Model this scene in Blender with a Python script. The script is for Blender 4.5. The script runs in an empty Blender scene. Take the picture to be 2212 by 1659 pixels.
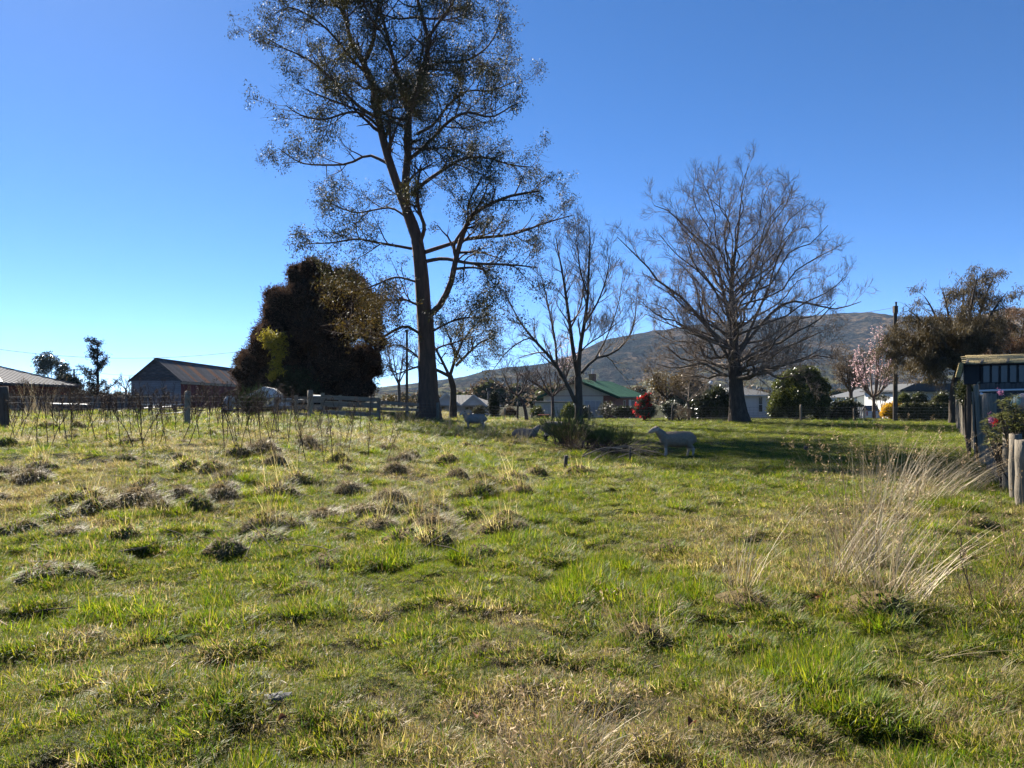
import bpy, math, random
import numpy as np
from mathutils import Vector, Matrix
# ------------------------------------------------------------------ camera, sky, sun
SC = bpy.context.scene
COL = SC.collection
HAZE = 0.00006
F, H, CH = 1600.0, 860.0, 1.65          # focal length and horizon row (in 2212 px wide units), eye height
cam_d = bpy.data.cameras.new('camera'); cam = bpy.data.objects.new('camera', cam_d); COL.objects.link(cam)
cam.location = (0, 0, CH); cam.rotation_euler = (math.radians(90), 0, 0)
cam_d.sensor_fit = 'HORIZONTAL'; cam_d.sensor_width = 36.0; cam_d.lens = 36.0*F/2212.0
cam_d.shift_y = (H-829.5)/2212.0
cam_d.clip_start = 0.05; cam_d.clip_end = 20000
SC.camera = cam
SUN_AZ, SUN_EL = math.radians(-35), math.radians(37)      # azimuth from +Y, positive to the right
world = bpy.data.worlds.new('World'); SC.world = world; world.use_nodes = True
nt = world.node_tree
sky = nt.nodes.new('ShaderNodeTexSky'); sky.sky_type = 'NISHITA'; sky.sun_disc = False
sky.sun_elevation = SUN_EL; sky.sun_rotation = SUN_AZ; sky.altitude = 100
sky.air_density = 0.42; sky.dust_density = 0.05; sky.ozone_density = 5.0
bg = nt.nodes['Background']; bg.inputs['Strength'].default_value = 0.0625
hsv = nt.nodes.new('ShaderNodeHueSaturation'); hsv.inputs['Saturation'].default_value = 1.18
nt.links.new(sky.outputs['Color'], hsv.inputs['Color']); nt.links.new(hsv.outputs['Color'], bg.inputs['Color'])
sun_d = bpy.data.lights.new('sun', 'SUN'); sun = bpy.data.objects.new('sun', sun_d); COL.objects.link(sun)
sun_d.energy = 5.0; sun_d.angle = math.radians(0.53); sun_d.color = (1.0, 0.93, 0.82)
SUNV = Vector((math.sin(SUN_AZ)*math.cos(SUN_EL), math.cos(SUN_AZ)*math.cos(SUN_EL), math.sin(SUN_EL)))
sun.rotation_euler = (-SUNV).to_track_quat('-Z', 'Y').to_euler()
sun.location = SUNV*60
SC.view_settings.view_transform = 'Standard'; SC.view_settings.look = 'None'
SC.view_settings.exposure = 1.8; SC.view_settings.gamma = 1.0
SC.cycles.max_bounces = 6; SC.cycles.diffuse_bounces = 2; SC.cycles.glossy_bounces = 2
SC.cycles.transmission_bounces = 4; SC.cycles.transparent_max_bounces = 8; SC.cycles.volume_bounces = 0
SC.cycles.use_denoising = True

# ------------------------------------------------------------------ numeric helpers
def sm(t):
    t = np.clip(t, 0, 1); return t*t*(3-2*t)
def _h(ix, iy, s):
    n = (ix.astype(np.int64)*374761393 + iy.astype(np.int64)*668265263 + s*1442695041) & 0xffffffff
    n = ((n ^ (n >> 13))*1274126177) & 0xffffffff
    return ((n ^ (n >> 16)) & 0xffff)/65535.0
def vnoise(x, y, s=0):
    x = np.asarray(x, float); y = np.asarray(y, float)
    ix, iy = np.floor(x), np.floor(y); fx, fy = sm(x-ix), sm(y-iy)
    a, b, c, d = _h(ix, iy, s), _h(ix+1, iy, s), _h(ix, iy+1, s), _h(ix+1, iy+1, s)
    return (a*(1-fx)+b*fx)*(1-fy)+(c*(1-fx)+d*fx)*fy
def fbm(x, y, o=4, s=0):
    v = 0; a = .5
    for k in range(o):
        v = v + a*vnoise(np.asarray(x)*2**k, np.asarray(y)*2**k, s+k*17); a *= .5
    return v/(1-.5**o)
def zt(x, y):                                   # height of the paddock
    x = np.asarray(x, float); y = np.asarray(y, float)
    z = 0.70*sm((-x-0.5)/8.5)*sm((y-6)/14)
    near = sm((70-y)/20); lw = 1-.55*sm((x-1)/5)*sm((y-15)/5)
    z = z+near*(0.10*(fbm(x*.22, y*.22, 3, 5)-.5)*sm(y/6)+lw*0.15*(fbm(x*1.0, y*1.0, 3, 9)-.5)+lw*0.17*(fbm(x*2.6, y*2.6, 3, 3)-.5)*sm((30-y)/10))
    z = z-0.55*sm((y-57)/12)
    return z
def W(px, py, d):
    return np.array([(px-1106)/F*d, d, CH+(H-py)/F*d])
def G(px, d):
    x = (px-1106)/F*d
    return np.array([x, d, float(zt(x, d))])
_D = np.arange(1.6, 75, .02)
def GD(px, py):                                 # ground point seen at a place in the photograph
    hit = CH+(H-py)/F*_D <= zt((px-1106)/F*_D, _D)
    return G(px, float(_D[np.argmax(hit)]) if hit.any() else 74.)
def nrm(v):
    return v/np.maximum(np.linalg.norm(v, axis=-1, keepdims=True), 1e-9)

# ------------------------------------------------------------------ mesh helpers
def mesh_np(name, v, q, mat=None, smooth=False, col=None):
    """v (n,3); q (m,4) or (m,3)"""
    v = np.asarray(v, np.float32); q = np.asarray(q, np.int32)
    me = bpy.data.meshes.new(name)
    me.vertices.add(len(v)); me.vertices.foreach_set('co', v.ravel())
    k = q.shape[1]
    me.loops.add(q.size); me.loops.foreach_set('vertex_index', q.ravel())
    me.polygons.add(len(q)); me.polygons.foreach_set('loop_start', np.arange(0, q.size, k, dtype=np.int32))
    if smooth: me.polygons.foreach_set('use_smooth', np.ones(len(q), bool))
    if col is not None:
        a = me.attributes.new('Col', 'FLOAT_COLOR', 'POINT')
        c = np.ones((len(v), 4), np.float32); c[:, :3] = col; a.data.foreach_set('color', c.ravel())
    me.update(calc_edges=True)
    if mat: me.materials.append(mat)
    return me
class MB:
    def __init__(s): s.v = []; s.f = []; s.n = 0
    def add(s, v, f):
        v = np.asarray(v, float).reshape(-1, 3)
        s.f += [tuple(int(i)+s.n for i in q) for q in f]; s.v.append(v); s.n += len(v); return s
    def box(s, x0, x1, y0, y1, z0, z1, M=None):
        v = np.array([[x, y, z] for z in (z0, z1) for y in (y0, y1) for x in (x0, x1)], float)
        if M is not None: v = np.array([M @ Vector(p) for p in v])
        return s.add(v, [(0, 2, 3, 1), (4, 5, 7, 6), (0, 1, 5, 4), (2, 6, 7, 3), (0, 4, 6, 2), (1, 3, 7, 5)])
    def bar(s, a, b, w, h):                     # a rectangular bar from a to b
        a = Vector(a); b = Vector(b); d = b-a; M = Matrix.Translation(a) @ d.to_track_quat('X', 'Z').to_matrix().to_4x4()
        return s.box(0, d.length, -w/2, w/2, -h/2, h/2, M)
    def tube(s, pts, rad, sides=8, cap=True):
        pts = np.asarray(pts, float); k = len(pts)
        rad = np.full(k, rad) if np.isscalar(rad) else np.asarray(rad, float)
        v, q = tubes(pts[None], rad[None], sides)
        f = [tuple(r) for r in q]
        if cap: f += [tuple(range(sides))[::-1], tuple(range((k-1)*sides, k*sides))]
        return s.add(v, f)
    def prism(s, poly, y0, y1, axis='y'):       # poly in (x, z), extruded along y
        n = len(poly)
        a = [(p[0], y0, p[1]) for p in poly]+[(p[0], y1, p[1]) for p in poly]
        return s.add(a, [tuple(range(n)), tuple(range(2*n-1, n-1, -1))]+[(i, n+i, n+(i+1) % n, (i+1) % n) for i in range(n)])
    def mesh(s, name, mat=None, smooth=False):
        me = bpy.data.meshes.new(name)
        me.from_pydata(np.concatenate(s.v).tolist(), [], s.f)
        if smooth: me.polygons.foreach_set('use_smooth', np.ones(len(me.polygons), bool))
        me.update()
        if mat: me.materials.append(mat)
        return me
    def obj(s, name, mat, parent=None, smooth=False, loc=None):
        return link(name, s.mesh(name, mat, smooth), parent, loc)
def link(name, me, parent=None, loc=None):
    o = bpy.data.objects.new(name, me); COL.objects.link(o)
    if parent is not None: o.parent = parent
    if loc is not None: o.location = loc
    return o
def tag(o, label=None, cat=None, group=None, kind=None):
    if label: o['label'] = label
    if cat: o['category'] = cat
    if group: o['group'] = group
    if kind: o['kind'] = kind
    return o
def thing(name, label, cat, loc=(0, 0, 0), rz=0, group=None):
    o = bpy.data.objects.new(name, None); COL.objects.link(o); o.empty_display_size = .2
    o.location = loc; o.rotation_euler = (0, 0, rz)
    return tag(o, label, cat, group)
def copy_tree(o, parent=None):
    c = o.copy(); COL.objects.link(c); c.parent = parent
    for ch in list(o.children): copy_tree(ch, c)
    return c
def tubes(P, R, s):
    P = np.asarray(P, float); N, K, _ = P.shape
    T = np.empty_like(P); T[:, 1:-1] = P[:, 2:]-P[:, :-2]; T[:, 0] = P[:, 1]-P[:, 0]; T[:, -1] = P[:, -1]-P[:, -2]
    T = nrm(T); ov = nrm(P[:, -1]-P[:, 0])
    ref = np.where(np.abs(ov[:, 2:3]) > .8, np.array([[1., 0, 0]]), np.array([[0, 0, 1.]]))
    U = nrm(np.cross(T, ref[:, None, :])); V = np.cross(T, U)
    a = np.arange(s)/s*2*np.pi
    v = P[:, :, None]+R[:, :, None, None]*(np.cos(a)[None, None, :, None]*U[:, :, None]+np.sin(a)[None, None, :, None]*V[:, :, None])
    i = np.arange(s); j = (i+1) % s
    base = (np.arange(N)[:, None, None]*K+np.arange(K-1)[None, :, None])*s
    q = np.stack([base+i, base+j, base+s+j, base+s+i], -1)
    return v.reshape(-1, 3), q.reshape(-1, 4)
def merge(lst):
    vs, qs, n = [], [], 0
    for v, q in lst:
        vs.append(v); qs.append(q+n); n += len(v)
    return np.concatenate(vs), np.concatenate(qs)
def resample(pts, K):
    pts = np.asarray(pts, float); s = np.r_[0, np.cumsum(np.linalg.norm(np.diff(pts, axis=0), axis=1))]
    # Catmull-Rom smoothing
    if len(pts) > 2:
        p = np.vstack([2*pts[0]-pts[1], pts, 2*pts[-1]-pts[-2]]); out = []
        for i in range(1, len(p)-2):
            for t in np.linspace(0, 1, 6, endpoint=False):
                a, b, c, d = p[i-1], p[i], p[i+1], p[i+2]
                out.append(.5*((2*b)+(c-a)*t+(2*a-5*b+4*c-d)*t*t+(3*b-a-3*c+d)*t**3))
        out.append(pts[-1]); pts = np.array(out)
        s = np.r_[0, np.cumsum(np.linalg.norm(np.diff(pts, axis=0), axis=1))]
    u = np.linspace(0, s[-1], K)
    return np.stack([np.interp(u, s, pts[:, k]) for k in range(3)], -1)
def spawn(rng, P, R, m, t0, t1, L, ang, up=0.1, jit=.15, trop=.05, K=5, rr=.55, rmin=.008, taper=.7, lt=.4, flat=0):
    N, K0, _ = P.shape
    t = t0+(t1-t0)*(np.arange(m)[None]+rng.random((N, m)))/m
    f = np.clip(t*(K0-1), 0, K0-1.001); i = f.astype(int); w = (f-i)[..., None]; n = np.arange(N)[:, None]
    pos = P[n, i]*(1-w)+P[n, i+1]*w; T = nrm(P[n, i+1]-P[n, i]); r = R[n, i]*(1-w[..., 0])+R[n, i+1]*w[..., 0]
    ref = np.where(np.abs(T[..., 2:3]) > .9, np.array([1., 0, 0]), np.array([0, 0, 1.]))
    U = nrm(np.cross(T, ref)); V = np.cross(T, U)
    az = rng.random((N, m))*2*np.pi; a = np.radians(ang[0]+(ang[1]-ang[0])*rng.random((N, m)))
    d = np.cos(a)[..., None]*T+np.sin(a)[..., None]*(np.cos(az)[..., None]*U+np.sin(az)[..., None]*V)
    d[..., 2] += up; d = nrm(d).reshape(-1, 3); pos = pos.reshape(-1, 3)
    ln = ((L[0]+(L[1]-L[0])*rng.random((N, m)))*(1-lt*t)).reshape(-1)
    out = np.empty((N*m, K, 3)); out[:, 0] = pos
    for k in range(1, K):
        d = d+jit*rng.standard_normal(d.shape); d[:, 2] += trop; d = nrm(d)
        out[:, k] = out[:, k-1]+d*(ln/(K-1))[:, None]
    r0 = np.maximum(r.reshape(-1)*rr, rmin)
    rad = np.maximum(r0[:, None]*(1-taper*np.linspace(0, 1, K))[None], rmin*.6)
    return out, rad
def leaves(rng, pts, n, spread, size, asp=.28, droop=.0, out=None, outw=0., fold=0):
    """n diamond leaves round each point"""
    c = np.repeat(pts, n, 0)+rng.standard_normal((len(pts)*n, 3))*spread
    d = rng.standard_normal(c.shape); d[:, 2] -= droop
    if out is not None: d = d+np.repeat(out, n, 0)*outw
    d = nrm(d); e = nrm(np.cross(d, rng.standard_normal(c.shape)))
    s = (size[0]+(size[1]-size[0])*rng.random(len(c)))[:, None]
    m = c+d*s*.5; b = c; tp = c+d*s; w = e*s*asp*.5
    v = np.stack([b, m+w, tp, m-w], 1).reshape(-1, 3)
    return v, np.arange(len(v)).reshape(-1, 4)
def blades(rng, n, rad, h, w, lean, curv, cols, cw, base_z=None, segs=3, pow_=.5):
    """a tuft of n curved blades; returns verts, quads, colours"""
    a = rng.random(n)*2*np.pi; r = rad*rng.random(n)**pow_
    b = np.stack([r*np.cos(a), r*np.sin(a), np.zeros(n)], -1)
    if base_z is not None: b[:, 2] = base_z(b[:, 0], b[:, 1])
    la = a+rng.normal(0, 1.0, n); tilt = np.abs(rng.normal(lean, lean*.5, n))
    hd = np.stack([np.cos(la), np.sin(la), 0*la], -1); side = np.stack([-np.sin(la+.6), np.cos(la+.6), 0*la], -1)
    ln = h*(.45+.75*rng.random(n)); ww = w*(.7+.6*rng.random(n)); cv = curv*rng.random(n)
    v = np.empty((n, segs+1, 2, 3)); p = b.copy()
    for k in range(segs+1):
        th = tilt+cv*(k/segs)
        if k: p = p+(hd*np.sin(th)[:, None]+np.array([0, 0, 1.])*np.cos(th)[:, None])*(ln/segs)[:, None]
        wk = (ww*(1-(k/segs)**1.5*.92)/2)[:, None]
        v[:, k, 0] = p-side*wk; v[:, k, 1] = p+side*wk
    base = np.arange(n)[:, None]*(segs+1)*2+np.arange(segs)[None]*2
    q = np.stack([base, base+1, base+3, base+2], -1).reshape(-1, 4)
    ci = rng.choice(len(cols), n, p=np.array(cw)/sum(cw)); c = np.array(cols)[ci]*(.75+.5*rng.random((n, 1)))
    c = np.repeat(c, (segs+1)*2, 0)
    return v.reshape(-1, 3), q, c

# ------------------------------------------------------------------ materials
def new_mat(name):
    m = bpy.data.materials.new(name); m.use_nodes = True
    return m, m.node_tree, m.node_tree.nodes['Principled BSDF']
def surf(name, c1, c2=None, scale=3., rough=.85, bump=.0, bscale=None, stretch=(1, 1, 1), spec=.3, metal=0, mid=.5, det=6., space='Object', c3=None, width=.25):
    """noise-mottled surface"""
    m, t, b = new_mat(name)
    b.inputs['Roughness'].default_value = rough; b.inputs['Specular IOR Level'].default_value = spec; b.inputs['Metallic'].default_value = metal
    if c2 is None: c2 = tuple(x*.65 for x in c1)
    tc = t.nodes.new('ShaderNodeTexCoord'); mp = t.nodes.new('ShaderNodeMapping'); mp.inputs['Scale'].default_value = stretch
    t.links.new(tc.outputs[space], mp.inputs['Vector'])
    n = t.nodes.new('ShaderNodeTexNoise'); n.inputs['Scale'].default_value = scale; n.inputs['Detail'].default_value = det; n.inputs['Roughness'].default_value = .62
    t.links.new(mp.outputs[0], n.inputs['Vector'])
    r = t.nodes.new('ShaderNodeValToRGB'); e = r.color_ramp.elements
    e[0].position = max(0, mid-width); e[0].color = (*c1, 1); e[1].position = min(1, mid+width); e[1].color = (*c2, 1)
    if c3 is not None:
        x = e.new(mid); x.color = (*c3, 1)
    t.links.new(n.outputs['Fac'], r.inputs['Fac'])
    oi = t.nodes.new('ShaderNodeObjectInfo'); hs = t.nodes.new('ShaderNodeHueSaturation')
    mr = t.nodes.new('ShaderNodeMapRange'); mr.inputs['To Min'].default_value = .85; mr.inputs['To Max'].default_value = 1.15
    t.links.new(oi.outputs['Random'], mr.inputs['Value']); t.links.new(mr.outputs[0], hs.inputs['Value'])
    t.links.new(r.outputs['Color'], hs.inputs['Color']); t.links.new(hs.outputs['Color'], b.inputs['Base Color'])
    if bump:
        n2 = t.nodes.new('ShaderNodeTexNoise'); n2.inputs['Scale'].default_value = bscale or scale*3; n2.inputs['Detail'].default_value = 5
        t.links.new(mp.outputs[0], n2.inputs['Vector'])
        bp = t.nodes.new('ShaderNodeBump'); bp.inputs['Strength'].default_value = bump; bp.inputs['Distance'].default_value = .05
        t.links.new(n2.outputs['Fac'], bp.inputs['Height']); t.links.new(bp.outputs[0], b.inputs['Normal'])
    return m
def foliage(name, c1, c2, trans=.35, tcol=None, rough=.45, spec=.5, attr=False, bright=(.6, 1.4)):
    """leaf: per-leaf colour, light passing through"""
    m, t, b = new_mat(name)
    b.inputs['Roughness'].default_value = rough; b.inputs['Specular IOR Level'].default_value = spec
    if attr:
        a = t.nodes.new('ShaderNodeAttribute'); a.attribute_name = 'Col'; colo = a.outputs['Color']
        rnd = t.nodes.new('ShaderNodeObjectInfo').outputs['Random']
    else:
        g = t.nodes.new('ShaderNodeNewGeometry'); rnd = g.outputs['Random Per Island']
        mx = t.nodes.new('ShaderNodeMix'); mx.data_type = 'RGBA'; mx.inputs['A'].default_value = (*c1, 1); mx.inputs['B'].default_value = (*c2, 1)
        w = t.nodes.new('ShaderNodeTexWhiteNoise'); w.noise_dimensions = '1D'; t.links.new(rnd, w.inputs['W'])
        t.links.new(w.outputs['Value'], mx.inputs['Factor']); colo = mx.outputs['Result']
    mr = t.nodes.new('ShaderNodeMapRange'); mr.inputs['To Min'].default_value = bright[0]; mr.inputs['To Max'].default_value = bright[1]
    t.links.new(rnd, mr.inputs['Value'])
    hs = t.nodes.new('ShaderNodeHueSaturation'); t.links.new(mr.outputs[0], hs.inputs['Value']); t.links.new(colo, hs.inputs['Color'])
    t.links.new(hs.outputs['Color'], b.inputs['Base Color'])
    tr = t.nodes.new('ShaderNodeBsdfTranslucent')
    if tcol:
        mm = t.nodes.new('ShaderNodeMix'); mm.data_type = 'RGBA'; mm.blend_type = 'MULTIPLY'; mm.inputs['Factor'].default_value = 1
        mm.inputs['B'].default_value = (*tcol, 1); t.links.new(hs.outputs['Color'], mm.inputs['A']); t.links.new(mm.outputs['Result'], tr.inputs['Color'])
    else: t.links.new(hs.outputs['Color'], tr.inputs['Color'])
    ms = t.nodes.new('ShaderNodeMixShader'); ms.inputs['Fac'].default_value = trans
    t.links.new(b.outputs[0], ms.inputs[1]); t.links.new(tr.outputs[0], ms.inputs[2])
    t.links.new(ms.outputs[0], t.nodes['Material Output'].inputs['Surface'])
    return m
M = {}
M['bark_gum'] = surf('bark_gum', (.15, .088, .058), (.05, .031, .022), 2.2, .9, .5, stretch=(3, 3, .5), c3=(.105, .062, .042))
M['bark_dark'] = surf('bark_dark', (.095, .073, .055), (.04, .031, .024), 4, .95, .6, stretch=(2, 2, .6))
M['bark_grey'] = surf('bark_grey', (.19, .15, .115), (.085, .066, .05), 3, .9, .9, stretch=(2, 2, .6))
M['bark_trunk'] = surf('bark_trunk', (.12, .09, .068), (.035, .027, .021), 5, .95, 1., 9, stretch=(2, 2, .5), c3=(.075, .057, .043))
M['twig_lit'] = surf('twig_lit', (.26, .205, .16), (.15, .115, .09), 4, .9)  # paler than the bark: the lit look of the twigs is in the colour
M['dock'] = foliage('dock', (.04, .07, .012), (.08, .11, .02), .3, None, .85, .08)
M['bark_plum'] = surf('bark_plum', (.12, .085, .075), (.05, .035, .032), 4, .85, .4)
M['gum_leaf'] = foliage('gum_leaf', (.028, .036, .016), (.065, .055, .022), .26, (1.3, 1.2, .6), .6, .3)
M['gum_leaf_low_lit'] = foliage('gum_leaf_low_lit', (.05, .05, .018), (.11, .075, .025), .3, (1.4, 1.2, .6), .62, .28)  # low left leaves, brighter brown because sunlight is put into their colour
M['olive_leaf'] = foliage('olive_leaf', (.06, .05, .02), (.10, .075, .03), .3, (1.3, 1.2, .7), .5, .4)
M['conifer_brown'] = foliage('conifer_brown', (.045, .027, .017), (.12, .07, .042), .2, None, .8, .15)
M['conifer_green'] = foliage('conifer_green', (.018, .024, .010), (.035, .042, .015), .12, None, .75, .2)
M['conifer_gold'] = foliage('conifer_gold', (.20, .18, .015), (.32, .26, .03), .45, None, .6, .3)
M['core_dark'] = surf('core_dark', (.012, .010, .008), (.006, .006, .005), 3, 1., spec=0)
M['spruce'] = foliage('spruce', (.012, .02, .012), (.028, .035, .018), .1, None, .7, .2)
M['laurel'] = foliage('laurel', (.055, .075, .018), (.12, .12, .03), .25, (1.3, 1.3, .5), .3, .7)
M['dark_leaf'] = foliage('dark_leaf', (.025, .035, .014), (.06, .065, .03), .2, None, .3, .7)
M['ochre_leaf'] = foliage('ochre_leaf', (.10, .065, .02), (.17, .12, .04), .3, None, .5, .4)
M['seed_brown'] = foliage('seed_brown', (.045, .028, .018), (.09, .058, .036), .1, None, .8, .1)
M['brown_leaf'] = foliage('brown_leaf', (.085, .062, .038), (.14, .10, .06), .3, None, .6, .3)
M['sheoak'] = foliage('sheoak', (.06, .05, .025), (.12, .09, .045), .3, (1.2, 1.1, .8), .6, .3)
M['sheoak_red'] = foliage('sheoak_red', (.10, .06, .03), (.17, .10, .05), .3, (1.2, 1, .8), .6, .3)
M['hedge'] = foliage('hedge', (.05, .055, .02), (.10, .085, .035), .2, None, .4, .5)
M['forsythia'] = foliage('forsythia', (.75, .42, .01), (.9, .6, .03), .3, None, .6, .2, bright=(.8, 1.1))
M['blossom'] = foliage('blossom', (.72, .42, .42), (.85, .65, .63), .4, None, .6, .2, bright=(.8, 1.1))
M['red_flower'] = foliage('red_flower', (.55, .02, .03), (.7, .05, .04), .3, None, .5, .3, bright=(.8, 1.2))
M['white_flower'] = foliage('white_flower', (.75, .73, .62), (.85, .83, .7), .3, None, .5, .3, bright=(.8, 1.1))
M['purple_flower'] = foliage('purple_flower', (.25, .09, .19), (.34, .15, .27), .3, None, .5, .3, bright=(.8, 1.2))
M['rhodo_leaf'] = foliage('rhodo_leaf', (.07, .085, .02), (.17, .16, .05), .25, None, .35, .6)
M['broom'] = foliage('broom', (.07, .10, .022), (.12, .14, .035), .1, None, .6, .3)
M['grass'] = foliage('grass', None, None, .45, (1.35, 1.35, .8), .55, .28, attr=True, bright=(.6, 1.4))
M['straw'] = foliage('straw', None, None, .15, (1.1, 1.08, .95), .6, .25, attr=True, bright=(.8, 1.2))
M['stalk'] = surf('stalk', (.06, .038, .026), (.03, .02, .015), 9, .9)
M['stick'] = surf('stick', (.30, .235, .165), (.13, .095, .065), 6, .9)
M['timber_grey'] = surf('timber_grey', (.27, .225, .165), (.10, .085, .062), 5, .9, .4, stretch=(6, 6, .6), c3=(.19, .16, .12))
M['timber_rail'] = surf('timber_rail', (.21, .19, .16), (.10, .09, .075), 5, .9, .4, stretch=(.5, 6, 6))
M['timber_dark'] = surf('timber_dark', (.11, .09, .07), (.045, .038, .03), 5, .9, .4, stretch=(6, 6, .6))
M['wire'] = surf('wire', (.12, .12, .12), (.08, .075, .07), 20, .7)
M['cable'] = surf('cable', (.03, .03, .033), (.02, .02, .02), 5, .6)
M['iron_grey'] = surf('iron_grey', (.17, .16, .155), (.08, .074, .07), 1.3, .8, spec=.15, stretch=(1, 1, 2))
M['iron_rust'] = surf('iron_rust', (.22, .085, .04), (.12, .05, .028), 2.2, .85, c3=(.27, .12, .06))
M['iron_white'] = surf('iron_white', (.13, .13, .138), (.10, .10, .105), 1.5, .85, spec=.12)
M['iron_sunlit'] = surf('iron_sunlit', (.32, .26, .19), (.24, .2, .15), 1.2, .85, spec=.12)  # left slope of the hip roof, its sunlit tone put into the colour
M['paint_grey'] = surf('paint_grey', (.26, .28, .31), (.15, .16, .175), 3, .8, stretch=(1, 1, 4))
M['paint_dark'] = surf('paint_dark', (.055, .055, .06), (.16, .16, .165), 6, .9, stretch=(.4, .4, 6), mid=.55, width=.1)
M['paint_red'] = surf('paint_red', (.15, .022, .018), (.09, .015, .012), 2, .8)
M['trim_beige'] = surf('trim_beige', (.36, .30, .22), (.26, .21, .15), 3, .8)
m, t, b = new_mat('brick'); b.inputs['Roughness'].default_value = .9
bt = t.nodes.new('ShaderNodeTexBrick'); bt.inputs['Scale'].default_value = 1; bt.inputs['Brick Width'].default_value = .24; bt.inputs['Row Height'].default_value = .085; bt.inputs['Mortar Size'].default_value = .009
bt.inputs['Color1'].default_value = (.24, .075, .05, 1); bt.inputs['Color2'].default_value = (.17, .055, .04, 1); bt.inputs['Mortar'].default_value = (.28, .23, .19, 1)
tc = t.nodes.new('ShaderNodeTexCoord'); sx = t.nodes.new('ShaderNodeSeparateXYZ'); cx = t.nodes.new('ShaderNodeCombineXYZ'); ad = t.nodes.new('ShaderNodeMath')
t.links.new(tc.outputs['Object'], sx.inputs[0]); t.links.new(sx.outputs[0], ad.inputs[0]); t.links.new(sx.outputs[1], ad.inputs[1]); t.links.new(ad.outputs[0], cx.inputs[0]); t.links.new(sx.outputs[2], cx.inputs[1])
t.links.new(cx.outputs[0], bt.inputs['Vector']); t.links.new(bt.outputs['Color'], b.inputs['Base Color']); M['brick'] = m
M['mortar'] = surf('mortar', (.30, .24, .2), (.24, .2, .17), 8, .95)
M['roof_green'] = surf('roof_green', (.07, .19, .11), (.05, .14, .08), 1.2, .6)
M['trim_green'] = surf('trim_green', (.015, .06, .035), (.012, .045, .028), 2, .6)
M['white_paint'] = surf('white_paint', (.6, .6, .57), (.5, .5, .48), 2, .6)
M['cream_board'] = surf('cream_board', (.60, .57, .46), (.5, .47, .38), 2, .7)
M['pale_wall_shade'] = surf('pale_wall_shade', (.60, .66, .68), (.52, .58, .6), 1.5, .7)  # garage wall with the blue of its shade put into the colour
M['roof_grey'] = surf('roof_grey', (.10, .105, .11), (.07, .072, .075), 1.5, .8, spec=.15)
M['roof_dark'] = surf('roof_dark', (.07, .07, .072), (.045, .045, .046), 1.5, .7)
gm, gt, gb = new_mat('glass_pane'); gb.inputs['Base Color'].default_value = (.03, .04, .05, 1); gb.inputs['Roughness'].default_value = .06; gb.inputs['Specular IOR Level'].default_value = .8
M['glass'] = gm
M['curtain'] = surf('curtain', (.5, .52, .53), (.36, .38, .4), 3, .8)
M['moss_shingle'] = surf('moss_shingle', (.34, .25, .11), (.16, .12, .06), 7, .95, .5, c3=(.42, .32, .14))
M['shed_board'] = surf('shed_board', (.12, .115, .11), (.05, .048, .046), 4, .85, .3, stretch=(5, 5, .5))
M['shed_black'] = surf('shed_black', (.018, .018, .02), (.03, .03, .032), 5, .7)
M['shed_panel'] = surf('shed_panel', (.075, .08, .09), (.05, .055, .06), 2, .25, spec=.6)
M['pvc_white'] = surf('pvc_white', (.72, .74, .76), (.6, .62, .64), 4, .4)
M['wool'] = surf('wool', (.28, .215, .155), (.2, .155, .11), 9, 1., .8, 26, spec=.1)
M['wool_grey'] = surf('wool_grey', (.27, .24, .21), (.17, .15, .13), 9, 1., .8, 26, spec=.1)
M['wool_black'] = surf('wool_black', (.022, .02, .019), (.012, .011, .011), 9, .95, .8, 26, spec=.2)
M['face_wool'] = surf('face_wool', (.42, .34, .27), (.33, .27, .21), 7, .95)
M['nose_dark'] = surf('nose_dark', (.03, .026, .025), (.02, .018, .018), 8, .5)
M['stone'] = surf('stone', (.15, .15, .15), (.07, .07, .072), 9, .9, .6)
M['boat_white'] = surf('boat_white', (.66, .64, .6), (.55, .53, .5), 2, .35)
M['boat_blue'] = surf('boat_blue', (.12, .2, .25), (.1, .15, .2), 3, .15, spec=.7)
M['car_red'] = surf('car_red', (.35, .03, .03), (.3, .03, .03), 3, .25, spec=.6)
M['terracotta'] = surf('terracotta', (.30, .075, .05), (.22, .055, .04), 5, .7)
M['sign_black'] = surf('sign_black', (.02, .02, .025), (.03, .03, .035), 5, .5)
M['drum_blue'] = surf('drum_blue', (.28, .32, .42), (.2, .22, .3), 6, .6)
M['soil'] = surf('soil', (.12, .086, .035), (.06, .044, .018), 12, 1., .6)
# ------------------------------------------------------------------ ground, one sheet to the horizon
def axis(lim_in, step, growth, lim_out, start=0.):
    a = [start]
    while a[-1] < lim_out:
        s = step if a[-1] < lim_in else step+(a[-1]-lim_in)*growth
        a.append(a[-1]+s)
    return np.array(a)
ax = axis(5, .085, .022, 7000); gx = np.r_[-ax[:0:-1], ax]
ay = axis(9, .075, .016, 9000); gy = np.r_[-ay[1:60:3][::-1]*3, ay]
gy = np.r_[-6000, -1500, -300, -60, gy]
X, Y = np.meshgrid(gx, gy)
Z = zt(X, Y)
nx, ny = len(gx), len(gy)
i = np.arange(nx-1)[None]+np.arange(ny-1)[:, None]*nx
q = np.stack([i, i+1, i+nx+1, i+nx], -1).reshape(-1, 4)
m, t, b = new_mat('paddock_soil'); b.inputs['Roughness'].default_value = 1; b.inputs['Specular IOR Level'].default_value = .1
tc = t.nodes.new('ShaderNodeTexCoord')
def nz(scale, det=5, rough=.6):
    n = t.nodes.new('ShaderNodeTexNoise'); n.inputs['Scale'].default_value = scale; n.inputs['Detail'].default_value = det; n.inputs['Roughness'].default_value = rough
    t.links.new(tc.outputs['Object'], n.inputs['Vector']); return n.outputs['Fac']
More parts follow.
